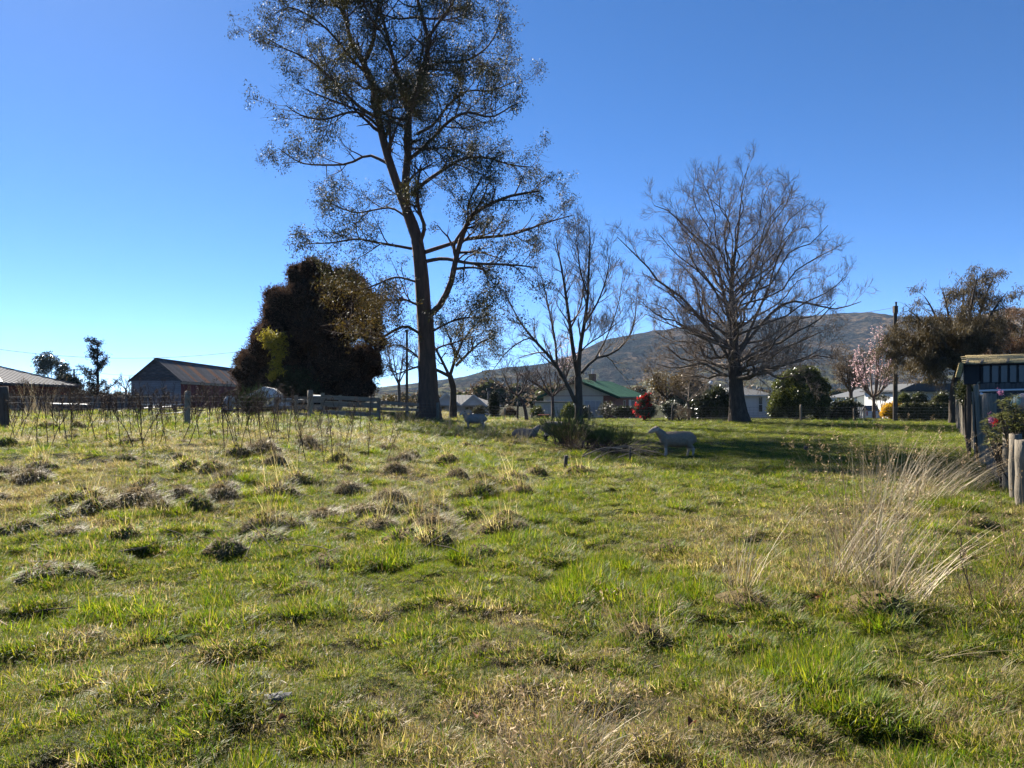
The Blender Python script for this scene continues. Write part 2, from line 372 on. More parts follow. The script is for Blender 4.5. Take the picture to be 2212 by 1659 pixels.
def ramp(f, stops):
    r = t.nodes.new('ShaderNodeValToRGB'); e = r.color_ramp.elements
    e[0].position, e[0].color = stops[0][0], (*stops[0][1], 1); e[1].position, e[1].color = stops[-1][0], (*stops[-1][1], 1)
    for p, c in stops[1:-1]: x = e.new(p); x.color = (*c, 1)
    t.links.new(f, r.inputs['Fac']); return r.outputs['Color']
fine = ramp(nz(38, 6, .7), [(.3, (.012, .009, .006)), (.52, (.035, .026, .015)), (.75, (.10, .075, .045))])
green = ramp(nz(26, 6, .7), [(.3, (.008, .012, .003)), (.55, (.024, .032, .006)), (.75, (.07, .07, .02))])
mx = t.nodes.new('ShaderNodeMix'); mx.data_type = 'RGBA'
fac = t.nodes.new('ShaderNodeMapRange'); fac.inputs['From Min'].default_value = .36; fac.inputs['From Max'].default_value = .6
t.links.new(nz(.9, 6, .65), fac.inputs['Value']); t.links.new(fac.outputs[0], mx.inputs['Factor'])
t.links.new(fine, mx.inputs['A']); t.links.new(green, mx.inputs['B'])
t.links.new(mx.outputs['Result'], b.inputs['Base Color'])
bp = t.nodes.new('ShaderNodeBump'); bp.inputs['Strength'].default_value = .9; bp.inputs['Distance'].default_value = .05
t.links.new(nz(16, 6, .7), bp.inputs['Height']); t.links.new(bp.outputs[0], b.inputs['Normal'])
ground = link('ground', mesh_np('ground', np.stack([X, Y, Z], -1).reshape(-1, 3), q, m, True))
tag(ground, 'rough grassy paddock sloping up slightly to the left', 'ground', kind='structure')

# ------------------------------------------------------------------ hills
def hill(name, dist, prof, depth, seed, mat, nxs=300, nys=90):
    px = np.array([p[0] for p in prof], float); hz = np.array([(H-p[1])/F*dist+CH for p in prof])
    xs = (px-1106)/F*dist
    gx = np.linspace(xs[0], xs[-1], nxs); gy = np.linspace(dist-depth, dist+depth*.9, nys)
    X, Y = np.meshgrid(gx, gy); R = np.interp(X, xs, hz)
    s = np.clip((Y-(dist-depth))/depth, 0, 2); s = np.where(s > 1, 2-s, s)
    shape = .25*s+.75*sm(s)
    wx = X/420+.8*fbm(X/500, Y/500, 3, seed+3)
    rid = 1-np.abs(2*fbm(wx, Y/900., 3, seed)-1)
    rid2 = 1-np.abs(2*fbm(X/150+.6*fbm(X/200, Y/200, 2, seed+9), Y/260., 3, seed+5)-1)
    gul = (4*s*(1-s))
    Z = R*shape*(1-gul*.62*(1-rid))-R*gul*.22*(1-rid2)+(14*fbm(X/60, Y/60, 4, seed+8)-7)*sm(s*3)*np.clip(R/60, 0, 1)
    Z = np.where(s <= 0.001, -3, Z)
    i = np.arange(nxs-1)[None]+np.arange(nys-1)[:, None]*nxs
    q = np.stack([i, i+1, i+nxs+1, i+nxs], -1).reshape(-1, 4)
    return tag(link(name, mesh_np(name, np.stack([X, Y, Z], -1).reshape(-1, 3), q, mat, True)), kind='structure')
def hill_mat(name, tan, scrub, thr, sc):
    m, t, b = new_mat(name); b.inputs['Roughness'].default_value = 1; b.inputs['Specular IOR Level'].default_value = 0
    tc = t.nodes.new('ShaderNodeTexCoord'); mp = t.nodes.new('ShaderNodeMapping'); mp.inputs['Scale'].default_value = (1, .5, 1.4)
    t.links.new(tc.outputs['Object'], mp.inputs['Vector'])
    def nn(scale, det=7, rough=.65):
        n = t.nodes.new('ShaderNodeTexNoise'); n.inputs['Scale'].default_value = scale; n.inputs['Detail'].default_value = det; n.inputs['Roughness'].default_value = rough
        t.links.new(mp.outputs[0], n.inputs['Vector']); return n
    def rp(f, p0, c0, p1, c1):
        r = t.nodes.new('ShaderNodeValToRGB'); e = r.color_ramp.elements; e[0].position = p0; e[0].color = (*c0, 1); e[1].position = p1; e[1].color = (*c1, 1); t.links.new(f, r.inputs['Fac']); return r.outputs['Color']
    def mix(fac, a_, b_, mode='MIX'):
        x = t.nodes.new('ShaderNodeMix'); x.data_type = 'RGBA'; x.blend_type = mode
        if isinstance(fac, float): x.inputs['Factor'].default_value = fac
        else: t.links.new(fac, x.inputs['Factor'])
        for s_, v_ in (('A', a_), ('B', b_)):
            if isinstance(v_, tuple): x.inputs[s_].default_value = (*v_, 1)
            else: t.links.new(v_, x.inputs[s_])
        return x.outputs['Result']
    n1, n2, n3 = nn(sc), nn(sc*3.1), nn(sc*16, 5)
    c = mix(rp(n1.outputs['Fac'], thr-.03, (0, 0, 0), thr+.04, (1, 1, 1)), scrub, tan)
    c = mix(rp(n2.outputs['Fac'], .50, (0, 0, 0), .56, (1, 1, 1)), c, tuple(.35*a_+.65*b_ for a_, b_ in zip(tan, scrub)))
    # open pasture low on the slope
    sx = t.nodes.new('ShaderNodeSeparateXYZ'); t.links.new(tc.outputs['Object'], sx.inputs[0]); mr = t.nodes.new('ShaderNodeMapRange'); mr.inputs['From Min'].default_value = 75; mr.inputs['From Max'].default_value = 25; t.links.new(sx.outputs[2], mr.inputs['Value'])
    mu = t.nodes.new('ShaderNodeMath'); mu.operation = 'MULTIPLY'; t.links.new(mr.outputs[0], mu.inputs[0]); t.links.new(rp(nn(sc*2.2).outputs['Fac'], .5, (0, 0, 0), .54, (1, 1, 1)), mu.inputs[1])
    c = mix(mu.outputs[0], c, (.085, .08, .038))
    c = mix(1., c, rp(n3.outputs['Fac'], .40, (.14, .15, .17), .60, (1.3, 1.28, 1.2)), 'MULTIPLY')
    t.links.new(c, b.inputs['Base Color'])
    n2 = n3
    bp = t.nodes.new('ShaderNodeBump'); bp.inputs['Strength'].default_value = 1; bp.inputs['Distance'].default_value = 9
    t.links.new(n2.outputs['Fac'], bp.inputs['Height']); t.links.new(bp.outputs[0], b.inputs['Normal'])
    return m
P1 = [(420, 864), (560, 856), (700, 848), (830, 837), (900, 828), (985, 815), (1040, 801), (1100, 793), (1180, 785), (1230, 769), (1260, 752), (1300, 736), (1350, 722), (1420, 712), (1500, 703), (1600, 692), (1700, 681), (1790, 676), (1850, 674), (1900, 680), (1950, 684), (2000, 686), (2060, 690), (2120, 700), (2212, 720), (2500, 760), (2900, 800)]
hill('hill', 1900, P1, 1050, 11, hill_mat('hill_scrub', (.085, .062, .042), (.010, .013, .013), .53, .006))
P2 = [(1850, 780), (1950, 722), (2050, 700), (2100, 684), (2140, 672), (2170, 664), (2212, 659), (2350, 645), (2600, 655), (3000, 720)]
hill('hill', 2700, P2, 900, 31, hill_mat('hill_tussock', (.24, .165, .085), (.06, .055, .035), .44, .004), 160, 70)
P3 = [(-900, 862), (-500, 850), (0, 851), (300, 849), (500, 846), (700, 843), (850, 842), (1000, 850), (1200, 862)]
hill('hill', 3600, P3, 900, 51, hill_mat('hill_far', (.12, .10, .06), (.04, .045, .035), .48, .003), 160, 40)

# ------------------------------------------------------------------ grass
rng = np.random.default_rng(7)
GREEN = [(.09, .145, .008), (.145, .18, .010), (.22, .215, .018), (.27, .22, .10), (.045, .09, .010)]
STRAW = [(.40, .32, .20), (.32, .25, .15), (.50, .42, .28), (.20, .14, .085)]
def proto(name, n, rad, h, w, lean, curv, cw, straw=False, mat='grass'):
    cols = GREEN+STRAW
    v, q, c = blades(rng, n, rad, h, w, lean, curv, cols, cw)
    return bpy.data.objects.new(name, mesh_np(name, v, q, M[mat], False, c))
tuft_col = bpy.data.collections.new('tufts')
PROT = []
for k in range(4): PROT.append(proto('tuft_green', 84, .075, .042, .0034, .75, 1.2, [5, 6, 4, 1.2, 4.5, .6, .5, .3, .5]))
for k in range(4): PROT.append(proto('tuft_olive', 80, .08, .040, .0034, .85, 1.2, [2.5, 3.5, 4.5, 2.4, 3, 1.4, 1.3, .6, 1.8]))
for k in range(3): PROT.append(proto('tuft_straw', 60, .09, .052, .0034, 1.05, .9, [.8, 1., 1.5, 2, .8, 2., 2.2, .9, 3]))
for k in range(3): PROT.append(proto('tuft_lush', 84, .08, .072, .0038, .55, 1.2, [6, 5.5, 3, .5, 4.5, .3, .2, .1, .2]))
for k in range(3): PROT.append(proto('tuft_dead', 50, .10, .045, .0036, 1.35, .4, [.3, .3, .6, 1.5, .5, 1.2, 2.5, .8, 4.5]))
for k, o in enumerate(PROT):
    o.name = 'tuft_%02d' % k; tuft_col.objects.link(o)
def gn_scatter(name, pts, rot, scl, idx, label):
    me = bpy.data.meshes.new(name); me.vertices.add(len(pts)); me.vertices.foreach_set('co', pts.astype(np.float32).ravel())
    a = me.attributes.new('rot', 'FLOAT_VECTOR', 'POINT'); a.data.foreach_set('vector', rot.astype(np.float32).ravel())
    a = me.attributes.new('scl', 'FLOAT_VECTOR', 'POINT'); a.data.foreach_set('vector', scl.astype(np.float32).ravel())
    a = me.attributes.new('idx', 'INT', 'POINT'); a.data.foreach_set('value', idx.astype(np.int32))
    o = link(name, me)
    ng = bpy.data.node_groups.new(name, 'GeometryNodeTree')
    ng.interface.new_socket('Geometry', in_out='INPUT', socket_type='NodeSocketGeometry'); ng.interface.new_socket('Geometry', in_out='OUTPUT', socket_type='NodeSocketGeometry')
    N = ng.nodes; gi = N.new('NodeGroupInput'); go = N.new('NodeGroupOutput')
    ip = N.new('GeometryNodeInstanceOnPoints'); ci = N.new('GeometryNodeCollectionInfo')
    ci.inputs['Collection'].default_value = tuft_col; ci.inputs['Separate Children'].default_value = True; ci.inputs['Reset Children'].default_value = True
    def na(nm, ty):
        n = N.new('GeometryNodeInputNamedAttribute'); n.data_type = ty; n.inputs['Name'].default_value = nm; return n.outputs['Attribute']
    er = N.new('FunctionNodeEulerToRotation')
    L = ng.links
    L.new(gi.outputs[0], ip.inputs['Points']); L.new(ci.outputs[0], ip.inputs['Instance']); ip.inputs['Pick Instance'].default_value = True
    L.new(na('idx', 'INT'), ip.inputs['Instance Index']); L.new(na('rot', 'FLOAT_VECTOR'), er.inputs[0]); L.new(er.outputs[0], ip.inputs['Rotation'])
    L.new(na('scl', 'FLOAT_VECTOR'), ip.inputs['Scale']); L.new(ip.outputs[0], go.inputs[0])
    md = o.modifiers.new('scatter', 'NODES'); md.node_group = ng
    return tag(o, label, 'grass', kind='stuff')
def ring(d0, d1, dens, margin=1.6, sl=.72):
    A = sl*(d1**2-d0**2)+2*margin*(d1-d0); n = int(A*dens)
    d = np.sqrt(d0**2+(d1**2-d0**2)*rng.random(n)); x = (rng.random(n)*2-1)*(sl*d+margin)
    return np.stack([x, d], -1)
XY = np.concatenate([ring(1.6, 4.5, 2100), ring(4.5, 8, 1500), ring(8, 14, 620), ring(14, 24, 210), ring(24, 40, 55), ring(40, 66, 18)])
x, y = XY[:, 0], XY[:, 1]
bare = fbm(x*.75, y*.75, 4, 21)+.16*(fbm(x*4, y*4, 2, 5)-.5)
lawn = sm((x-1)/5)*sm((y-15)/5)                              # the smooth shaded turf on the right
worn = rng.random(len(x)) > np.clip((bare-.25)/.10, .0, 1)+lawn
# worn earth patches as in the photograph
for cx, cy, r in [(-.3, 5.7, .55), (.8, 5.5, .5), (.25, 5.3, .35), (-1.0, 5.6, .5), (1.2, 5.9, .5), (2.0, 6.6, .5), (-2.2, 4.2, .35), (-2.9, 3.9, .3), (-.5, 3.6, .25), (-1.9, 3.2, .3), (.4, 3.9, .22), (-3.2, 6.5, .6), (-4.6, 7.3, .6), (-1.6, 8.0, .5)]:
    r *= .62; e = ((x-cx)/r)**2+((y-cy)/(r*.75))**2+1.2*(fbm(x*5, y*5, 2, 77)-.5)
    worn |= (e < 1) & (rng.random(len(x)) > .22)
keep = ~worn | (rng.random(len(x)) < .42)
x, y, bare, lawn, worn = x[keep], y[keep], bare[keep], lawn[keep], worn[keep]
n = len(x)
dry = fbm(x*.4+40, y*.4, 4, 33)+.12*sm((-x-1)/5)*sm((y-7.5)/4)+.04*sm((x-2.6)/2)*sm((13-y)/4)*sm((y-4)/2)-.22*lawn+.10*rng.standard_normal(n)
lush = fbm(x*1.1+9, y*1.1, 3, 61)+.05*rng.standard_normal(n)+.08*sm((4-y)/2)
kind = np.where(dry > .74, 2, np.where(dry > .55, 1, 0)); kind = np.where((lush > .69) & (kind < 2), 3, kind)
kind = np.where(worn | (rng.random(n) < .05), 4, kind)
off = np.array([0, 4, 8, 11, 14]); cnt = np.array([4, 4, 3, 3, 3])
idx = off[kind]+(rng.random(n)*cnt[kind]).astype(int)
s = (.6+.7*rng.random(n))*(.75+.65*fbm(x*.9, y*.9, 3, 91))*(1+.6*sm((y-12)/30))*(.82+.18*sm((y-4)/4)); hf = fbm(x*4.5, y*4.5, 2, 123); s *= np.where(lawn > .5, .75, .58+.95*sm((hf-.38)/.3))
ws = s*(1+.9*sm((y-7)/25))
scl = np.stack([ws, ws, s], -1)
rot = np.stack([rng.normal(.0, .22, n), rng.normal(.12, .22, n), rng.random(n)*6.283], -1)
pts = np.stack([x, y, zt(x, y)-.006], -1)
gn_scatter('grass', pts, rot, scl, idx, 'short uneven paddock grass covering the field')
print('grass tufts', n)
# ------------------------------------------------------------------ trees
def rel(v, loc): return np.asarray(v)-np.asarray(loc)[None]
def limb_arrays(limbs, K=12):
    """limbs: list of (points, r0, r1)"""
    P = np.stack([resample(p, K) for p, _, _ in limbs]); R = np.stack([np.linspace(1, 0, K)**.8*(a-b)+b for _, a, b in limbs])
    return P, R
def finish_tree(name, label, cat, loc, trunk, woods, mat, crown=None, crown_mat=None, group=None, crown2=None, crown2_mat=None, crown_name='crown', trunk_mat=None, twig_mat=None):
    root = thing(name, label, cat, loc, group=group)
    v, q = trunk; link('trunk', mesh_np('trunk', rel(v, loc), q, trunk_mat or mat, True), root)
    for nm, lst in woods:
        if not lst: continue
        v, q = merge(lst); o = link(nm, mesh_np(nm, rel(v, loc), q, (twig_mat or mat) if nm != 'limb' else mat, True), root)
        if nm != 'limb': tag(o, kind='stuff')
    if crown is not None: link(crown_name, mesh_np(crown_name, rel(crown[0], loc), crown[1], crown_mat), root)
    if crown2 is not None: link('low_foliage', mesh_np('low_foliage', rel(crown2[0], loc), crown2[1], crown2_mat), root)
    return root
def trunk_tube(pts, radii, sides=14, K=16, flare=1.35, seed=1):
    P = resample(pts, K); s = np.linspace(0, 1, K); R = np.interp(s, np.linspace(0, 1, len(radii)), radii)
    R = R*(1+(flare-1)*np.exp(-s*K*.7)); v, q = tubes(P[None], R[None], sides)
    r2 = np.random.default_rng(seed); v = v.reshape(K, sides, 3); c = P[:, None]
    v = c+(v-c)*(1+.10*r2.standard_normal((1, sides, 1))*np.linspace(1, .5, K)[:, None, None]+.04*r2.standard_normal((K, sides, 1)))
    return (v.reshape(-1, 3), q), P, R

# ---- the tall gum
DE = 44.0
def E(zx, zy, dd=0.): return W(545+zx*.5163, zy*.5163, DE+dd)
rg = np.random.default_rng(3)
gb_ = GD(925, 905); gloc = np.array([(925-1106)/F*DE, DE, float(zt((925-1106)/F*DE, DE))-.05])
tp = [gloc, E(732, 1580), E(728, 1480), E(722, 1360), E(712, 1230), E(703, 1120), E(690, 1010, .1), E(668, 940, .1), E(645, 880, .1)]
trk, TP, TR = trunk_tube(tp, [.60, .52, .49, .46, .44, .42, .38, .33, .30], seed=4)
main = [  # stems and limbs traced from the photograph, each with its own drift in depth
 ([E(648, 885, .1), E(605, 770, .3), E(560, 630, .6), E(527, 490, .9), E(503, 350, 1.2), E(465, 265, 1.5)], .27, .17),
 ([E(465, 265, 1.5), E(420, 190, 1.8), E(392, 90, 2.1), E(375, 0, 2.4), E(350, -110, 2.6), E(340, -230, 2.6)], .15, .04),
 ([E(465, 265, 1.5), E(500, 195, 1.2), E(518, 90, 1.), E(530, -10, .8), E(545, -130, .5), E(540, -260, .3)], .13, .035),
 ([E(650, 890, .1), E(640, 780, -.2), E(653, 620, -.5), E(655, 480, -.8), E(692, 370, -1.), E(726, 270, -1.3), E(735, 160, -1.6)], .25, .14),
 ([E(735, 160, -1.6), E(712, 70, -1.8), E(690, -10, -2.), E(680, -120, -2.2), E(650, -240, -2.3)], .12, .04),
 ([E(735, 160, -1.6), E(790, 80, -2.2), E(840, 10, -2.8), E(880, -70, -3.2)], .10, .03),
 ([E(655, 460, -.8), E(620, 350, -.5), E(582, 220, -.1), E(547, 80, .3), E(520, -30, .6), E(500, -150, .9)], .15, .04),
 ([E(747, 1315), E(790, 1270, -.4), E(832, 1180, -.9), E(852, 1080, -1.3), E(885, 970, -1.7), E(918, 900, -2.), E(965, 868, -2.3), E(1080, 820, -2.8), E(1200, 800, -3.2)], .20, .05),
 ([E(852, 1080, -1.3), E(845, 1020, -1.7), E(900, 930, -2.3), E(905, 850, -2.7), E(960, 740, -3.1)], .10, .03),
 ([E(720, 1095), E(800, 1082, -.8), E(900, 1100, -1.6), E(1000, 1105, -2.4), E(1110, 1110, -3.2), E(1190, 1120, -3.6)], .12, .03),
 ([E(722, 1055), E(800, 1030, .9), E(900, 1000, 1.6), E(1010, 990, 2.4), E(1110, 975, 3.), E(1220, 935, 3.6), E(1340, 900, 4.)], .13, .03),
 ([E(700, 1020), E(720, 950, -.9), E(697, 880, -1.5), E(690, 800, -2.), E(705, 690, -2.6)], .13, .05),
 ([E(665, 815, -.2), E(720, 765, .6), E(800, 710, 1.3), E(880, 665, 2.), E(980, 660, 2.7), E(1080, 690, 3.2), E(1180, 700, 3.6)], .13, .03),
 ([E(660, 665, -.4), E(740, 595, -1.2), E(820, 510, -2.), E(900, 470, -2.7), E(1000, 490, -3.4), E(1090, 440, -4.)], .12, .03),
 ([E(690, 560, -.6), E(760, 520, .3), E(820, 440, 1.3), E(900, 380, 2.3), E(1000, 380, 3.), E(1100, 340, 3.5)], .10, .03),
 ([E(726, 280, -1.3), E(800, 260, -.6), E(890, 255, .1), E(980, 200, .8), E(1030, 120, 1.2)], .09, .03),
 ([E(665, 1040), E(600, 1028, -1.), E(520, 1015, -1.8), E(440, 1000, -2.4), E(340, 1015, -3.), E(245, 1020, -3.5)], .09, .025),
 ([E(640, 905), E(580, 870, .8), E(500, 880, 1.6), E(430, 890, 2.2), E(350, 860, 2.8), E(290, 830, 3.1)], .07, .02),
 ([E(590, 700, .4), E(540, 670, 1.), E(480, 650, 1.6), E(400, 685, 2.2), E(300, 690, 2.7), E(200, 680, 3.1), E(110, 620, 3.5)], .10, .025),
 ([E(548, 550, .7), E(470, 480, 0), E(400, 470, -.6), E(300, 500, -1.2), E(200, 480, -1.8), E(140, 440, -2.1)], .09, .025),
 ([E(530, 500, .9), E(440, 440, 1.5), E(335, 335, 2.1), E(235, 250, 2.6), E(130, 200, 3.), E(70, 165, 3.2)], .11, .025),
 ([E(500, 330, 1.2), E(420, 250, .5), E(320, 130, -.2), E(230, 60, -.7), E(150, 30, -1.1), E(90, 60, -1.4)], .09, .025),
 ([E(700, 1395), E(640, 1365, -.6), E(580, 1390, -1.2), E(520, 1420, -1.7), E(440, 1390, -2.2), E(370, 1330, -2.6)], .09, .03),
 ([E(690, 1275), E(640, 1255, -.3), E(600, 1258, -.5)], .075, .05),
 ([E(690, 1180), E(600, 1160, -1.), E(520, 1190, -1.8), E(450, 1210, -2.4), E(390, 1200, -2.9)], .07, .02),
 ([E(740, 1480), E(790, 1450, .8), E(860, 1430, 1.6), E(950, 1400, 2.3)], .07, .02),
 ([E(735, 1400), E(800, 1360, -1.), E(880, 1330, -2.), E(960, 1330, -3.), E(1020, 1290, -3.6)], .07, .02),
]
# limbs that run towards and away from the eye, and the top of the crown above the frame
for k in range(24):
    st = main[[0, 3, 0, 3, 6, 1, 2, 4][k % 8]][0]; a = st[rg.integers(1, len(st)-1)]
    an = rg.choice([-1, 1])*rg.uniform(.8, 1.5)+(0 if rg.random() < .5 else math.pi); L = rg.uniform(2.4, 4.8)
    d = np.array([math.cos(an)*.9, math.sin(an), .35]); p = [a]
    for s_ in range(4): d = d+rg.normal(0, .18, 3); p.append(p[-1]+d*L/4)
    main.append((p, .08, .02))
MP, MR = limb_arrays(main, 14)
br1, rr1 = spawn(rg, MP, MR, 14, .28, 1., (1.6, 3.4), (28, 75), .12, .16, .03, 6, .55, .014, lt=.3)
br2, rr2 = spawn(rg, br1, rr1, 6, .25, 1., (.7, 1.5), (25, 70), .05, .2, .0, 4, .6, .010)
mid = br2[:, 2]; dens = fbm(mid[:, 0]*.62+mid[:, 1]*.45, mid[:, 2]*.62-mid[:, 1]*.2, 2, 8)
side = sm((mid[:, 0]-gloc[0]+3)/7)
lf = br2[rg.random(len(br2)) < np.clip((dens-.39+.13*side-.05*sm((mid[:, 2]-17)/6))/.10, .05, 1)]
pts = lf[:, 1:].reshape(-1, 3); low = (pts[:, 2] < 8.2) & (pts[:, 0] < gloc[0]-.5)
cr = leaves(rg, pts[~low], 18, .16, (.11, .20), .27, .75)
cl = leaves(rg, pts[low], 17, .20, (.10, .19), .3, .7)
finish_tree('gum_tree', 'tallest tree, dark gum with leaning trunk and glossy sparse leaves', 'tree', gloc, trk,
            [('limb', [tubes(MP, MR, 8)]), ('branch', [tubes(br1, rr1, 4), tubes(br2, rr2, 3)])], M['bark_gum'], cr, M['gum_leaf'], None, cl, M['gum_leaf_low_lit'])

# ---- big bare tree on the right
rb = np.random.default_rng(12); DB = 50.
bloc = np.array([(1597-1106)/F*DB, DB, float(zt((1597-1106)/F*DB, DB))-.05])
def Bz(zx, zy, dd=0.): return W(1245.8+zx*.3989, 272.5+zy*.3989, DB+dd)
lead = [bloc, Bz(868, 1480), Bz(858, 1340), Bz(848, 1230), Bz(845, 1080), Bz(838, 930, .1), Bz(845, 780, .2), Bz(870, 600), Bz(885, 450), Bz(905, 320), Bz(930, 200)]
trk, TP, TR = trunk_tube(lead, [.52, .44, .42, .32, .21, .15, .11, .075, .05, .03, .014], K=26, flare=1.5, seed=5)
def env(h):
    return np.interp(h, [1.5, 3, 5, 7, 8.8, 11.5, 14, 16, 17.4], [2.5, 5., 6.4, 6.8, 6.9, 6.2, 4.9, 3.3, 1.])
limbs = []
def limb_to(tip, hs, rad, K=7, bow=.25):
    f = np.interp(hs, TP[:, 2]-bloc[2], np.arange(len(TP))); k = int(f); a = TP[k]*(1-f+k)+TP[min(k+1, len(TP)-1)]*(f-k)
    s = np.linspace(0, 1, K)[:, None]; hor = (tip-a)*np.array([1, 1, 0]); mid = a+hor*.42+np.array([0, 0, (tip[2]-a[2])*.42+bow*np.linalg.norm(hor)*(.5 if tip[2]-a[2] < 1.5 else -.25)])
    p = (1-s)**2*a+2*s*(1-s)*mid+s*s*tip; p[1:-1] += rb.normal(0, .22, (K-2, 3)); return (p, rad, .018)
NL = 58
for k in range(NL):
    u = (k+.5)/NL; ht = 2.6+14.4*u**.92; az = k*2.39996+rb.normal(0, .25); r = env(ht)*rb.uniform(.82, 1.04)
    tip = bloc+np.array([math.cos(az)*r, math.sin(az)*r, ht])
    hs = np.clip(3.3+(ht-3.5)*.52-.25*r*.5+rb.normal(0, .3), 3.1, 13.5)
    limbs.append(limb_to(tip, hs, float(np.interp(hs, [3, 6, 12, 18], [.115, .08, .045, .025]))))
# traced limbs that give the crown its look
for p in [[Bz(835, 1290), Bz(790, 1200), Bz(690, 1060), Bz(660, 930), Bz(640, 850)], [Bz(862, 1260), Bz(930, 1120), Bz(1000, 960), Bz(1040, 880), Bz(1070, 760), Bz(1130, 640)],
          [Bz(840, 1210), Bz(700, 1080), Bz(560, 920), Bz(450, 850), Bz(400, 780), Bz(300, 680), Bz(220, 600)], [Bz(870, 1250), Bz(960, 1120), Bz(1120, 960), Bz(1260, 960), Bz(1400, 990), Bz(1540, 950)],
          [Bz(840, 1130), Bz(790, 880), Bz(740, 680), Bz(640, 600), Bz(500, 460), Bz(420, 430)]]:
    limbs.append((p, .13, .022))
LP, LR = limb_arrays(limbs, 12)
b1, q1 = spawn(rb, LP, LR, 9, .22, 1., (1.5, 3.2), (25, 65), .24, .2, .05, 6, .5, .014, lt=.45)
b2, q2 = spawn(rb, b1, q1, 7, .2, 1., (.7, 1.5), (25, 65), .18, .22, .05, 5, .6, .0105, lt=.4)
b3, q3 = spawn(rb, b2, q2, 8, .25, 1., (.35, .75), (22, 60), .15, .22, .04, 3, .7, .008)
finish_tree('bare_tree', 'largest leafless tree, wide rounded crown on a thick trunk', 'tree', bloc, trk,
            [('limb', [tubes(LP, LR, 7)]), ('branch', [tubes(b1, q1, 4), tubes(b2, q2, 3)]), ('twig', [tubes(b3, q3, 3)])], M['bark_grey'], trunk_mat=M['bark_trunk'], twig_mat=M['twig_lit'])

# ---- generic small trees
def small_tree(name, label, px, base_py, d, stems, mat, seed, n1=9, n2=6, n3=4, L1=(1., 2.2), L2=(.5, 1.1), L3=(.3, .6), up=.2, leaf=None, rmin=.008, group=None, trunk_r=None, ang=(25, 60), trop=.05, crown_name='crown'):
    """stems: list of ([(px, py, dd)...], r0, r1); the first is the trunk"""
    r_ = np.random.default_rng(seed); loc = G(px, d); loc[2] -= .05
    tr = [W(a, b, d+c) for a, b, c in stems[0][0]]; tr[0] = loc.copy(); n = len(tr)
    T, TPp, TRr = trunk_tube(tr, np.linspace(stems[0][1], stems[0][2], n), sides=10, K=12, seed=seed)
    ls = [([W(a, b, d+c) for a, b, c in s], r0, r1) for s, r0, r1 in stems[1:]]
    P, R = limb_arrays(ls, 10)
    a1, s1 = spawn(r_, P, R, n1, .2, 1., L1, ang, up, .14, trop, 5, .55, rmin*1.5)
    woods = [('limb', [tubes(P, R, 6)])]; tips = a1
    br = [tubes(a1, s1, 4)]
    if n2:
        a2, s2 = spawn(r_, a1, s1, n2, .2, 1., L2, ang, up, .16, trop, 4, .6, rmin*1.2); br.append(tubes(a2, s2, 3)); tips = a2
    woods.append(('branch', br))
    if n3:
        a3, s3 = spawn(r_, a2, s2, n3, .25, 1., L3, ang, up, .18, trop, 3, .7, rmin); woods.append(('twig', [tubes(a3, s3, 3)])); tips = a3
    cr = cm = None
    if leaf:
        pt = tips[:, 1:].reshape(-1, 3); pt = pt[r_.random(len(pt)) < leaf.get('keep', 1)]
        if 'where' in leaf: pt = pt[leaf['where'](pt)]
        cr = leaves(r_, pt, leaf['n'], leaf['spread'], leaf['size'], leaf.get('asp', .35), leaf.get('droop', .2)); cm = M[leaf['mat']]
    return finish_tree(name, label, 'tree', loc, T, woods, mat, cr, cm, group, crown_name=crown_name, twig_mat=M['twig_lit'] if name == 'bare_tree' else None)
# bare tree with several leaning stems, left of the big one
DA = 46
def lim(px0, py0, px1, py1, dd, bow=0, n=4):
    out = []
    for k in range(n+1):
        s = k/n; out.append((px0+(px1-px0)*s+bow*math.sin(math.pi*s), py0+(py1-py0)*s, dd*s))
    return out
small_tree('bare_tree', 'leafless tree of several leaning stems behind the green roofed house side', 1252, 905, DA,
  [([(1252, 905, 0), (1251, 880, 0), (1250, 850, 0), (1249, 815, 0)], 0.259, 0.240),
   ([(1243, 870, 0), (1225, 830, -.3), (1195, 780, -.6), (1150, 730, -1), (1120, 690, -1.3), (1095, 640, -1.6)], 0.144, 0.024),
   ([(1225, 830, -.3), (1205, 800, .6), (1200, 740, 1.), (1190, 690, 1.4), (1180, 640, 1.7), (1165, 580, 2)], 0.094, 0.020),
   ([(1249, 820, 0), (1240, 770, .2), (1232, 710, .4), (1224, 650, .6), (1215, 590, .8), (1205, 540, 1), (1200, 505, 1.1)], 0.158, 0.020),
   ([(1250, 815, 0), (1252, 760, -.4), (1262, 700, -.8), (1270, 640, -1.1), (1272, 570, -1.3), (1275, 515, -1.5), (1272, 480, -1.6)], 0.158, 0.016),
   ([(1256, 805, 0), (1285, 775, .7), (1320, 765, 1.2), (1350, 740, 1.6), (1370, 700, 2), (1375, 640, 2.2)], 0.101, 0.016),
   ([(1262, 700, -.8), (1290, 655, -1.4), (1310, 600, -1.8), (1318, 550, -2)], 0.072, 0.016),
   ([(1270, 640, -1.1), (1255, 590, -.5), (1248, 540, -.1), (1246, 498, .2)], 0.065, 0.016),
   ([(1232, 710, .4), (1255, 660, 1.2), (1262, 600, 1.8), (1268, 540, 2.2)], 0.065, 0.016),
   ([(1285, 775, .7), (1310, 730, 1.5), (1335, 660, 2.2), (1345, 600, 2.6)], 0.058, 0.016),
   ([(1150, 730, -1), (1130, 735, -1.6), (1095, 760, -2.1), (1065, 800, -2.4)], 0.050, 0.016),
   ([(1253, 760, -.4), (1275, 740, -1.4), (1300, 725, -2.2), (1330, 700, -3)], 0.050, 0.016)],
  M['bark_dark'], 21, 14, 7, 5, (1., 2.6), (.5, 1.2), (.3, .65), .30, None, .0085)
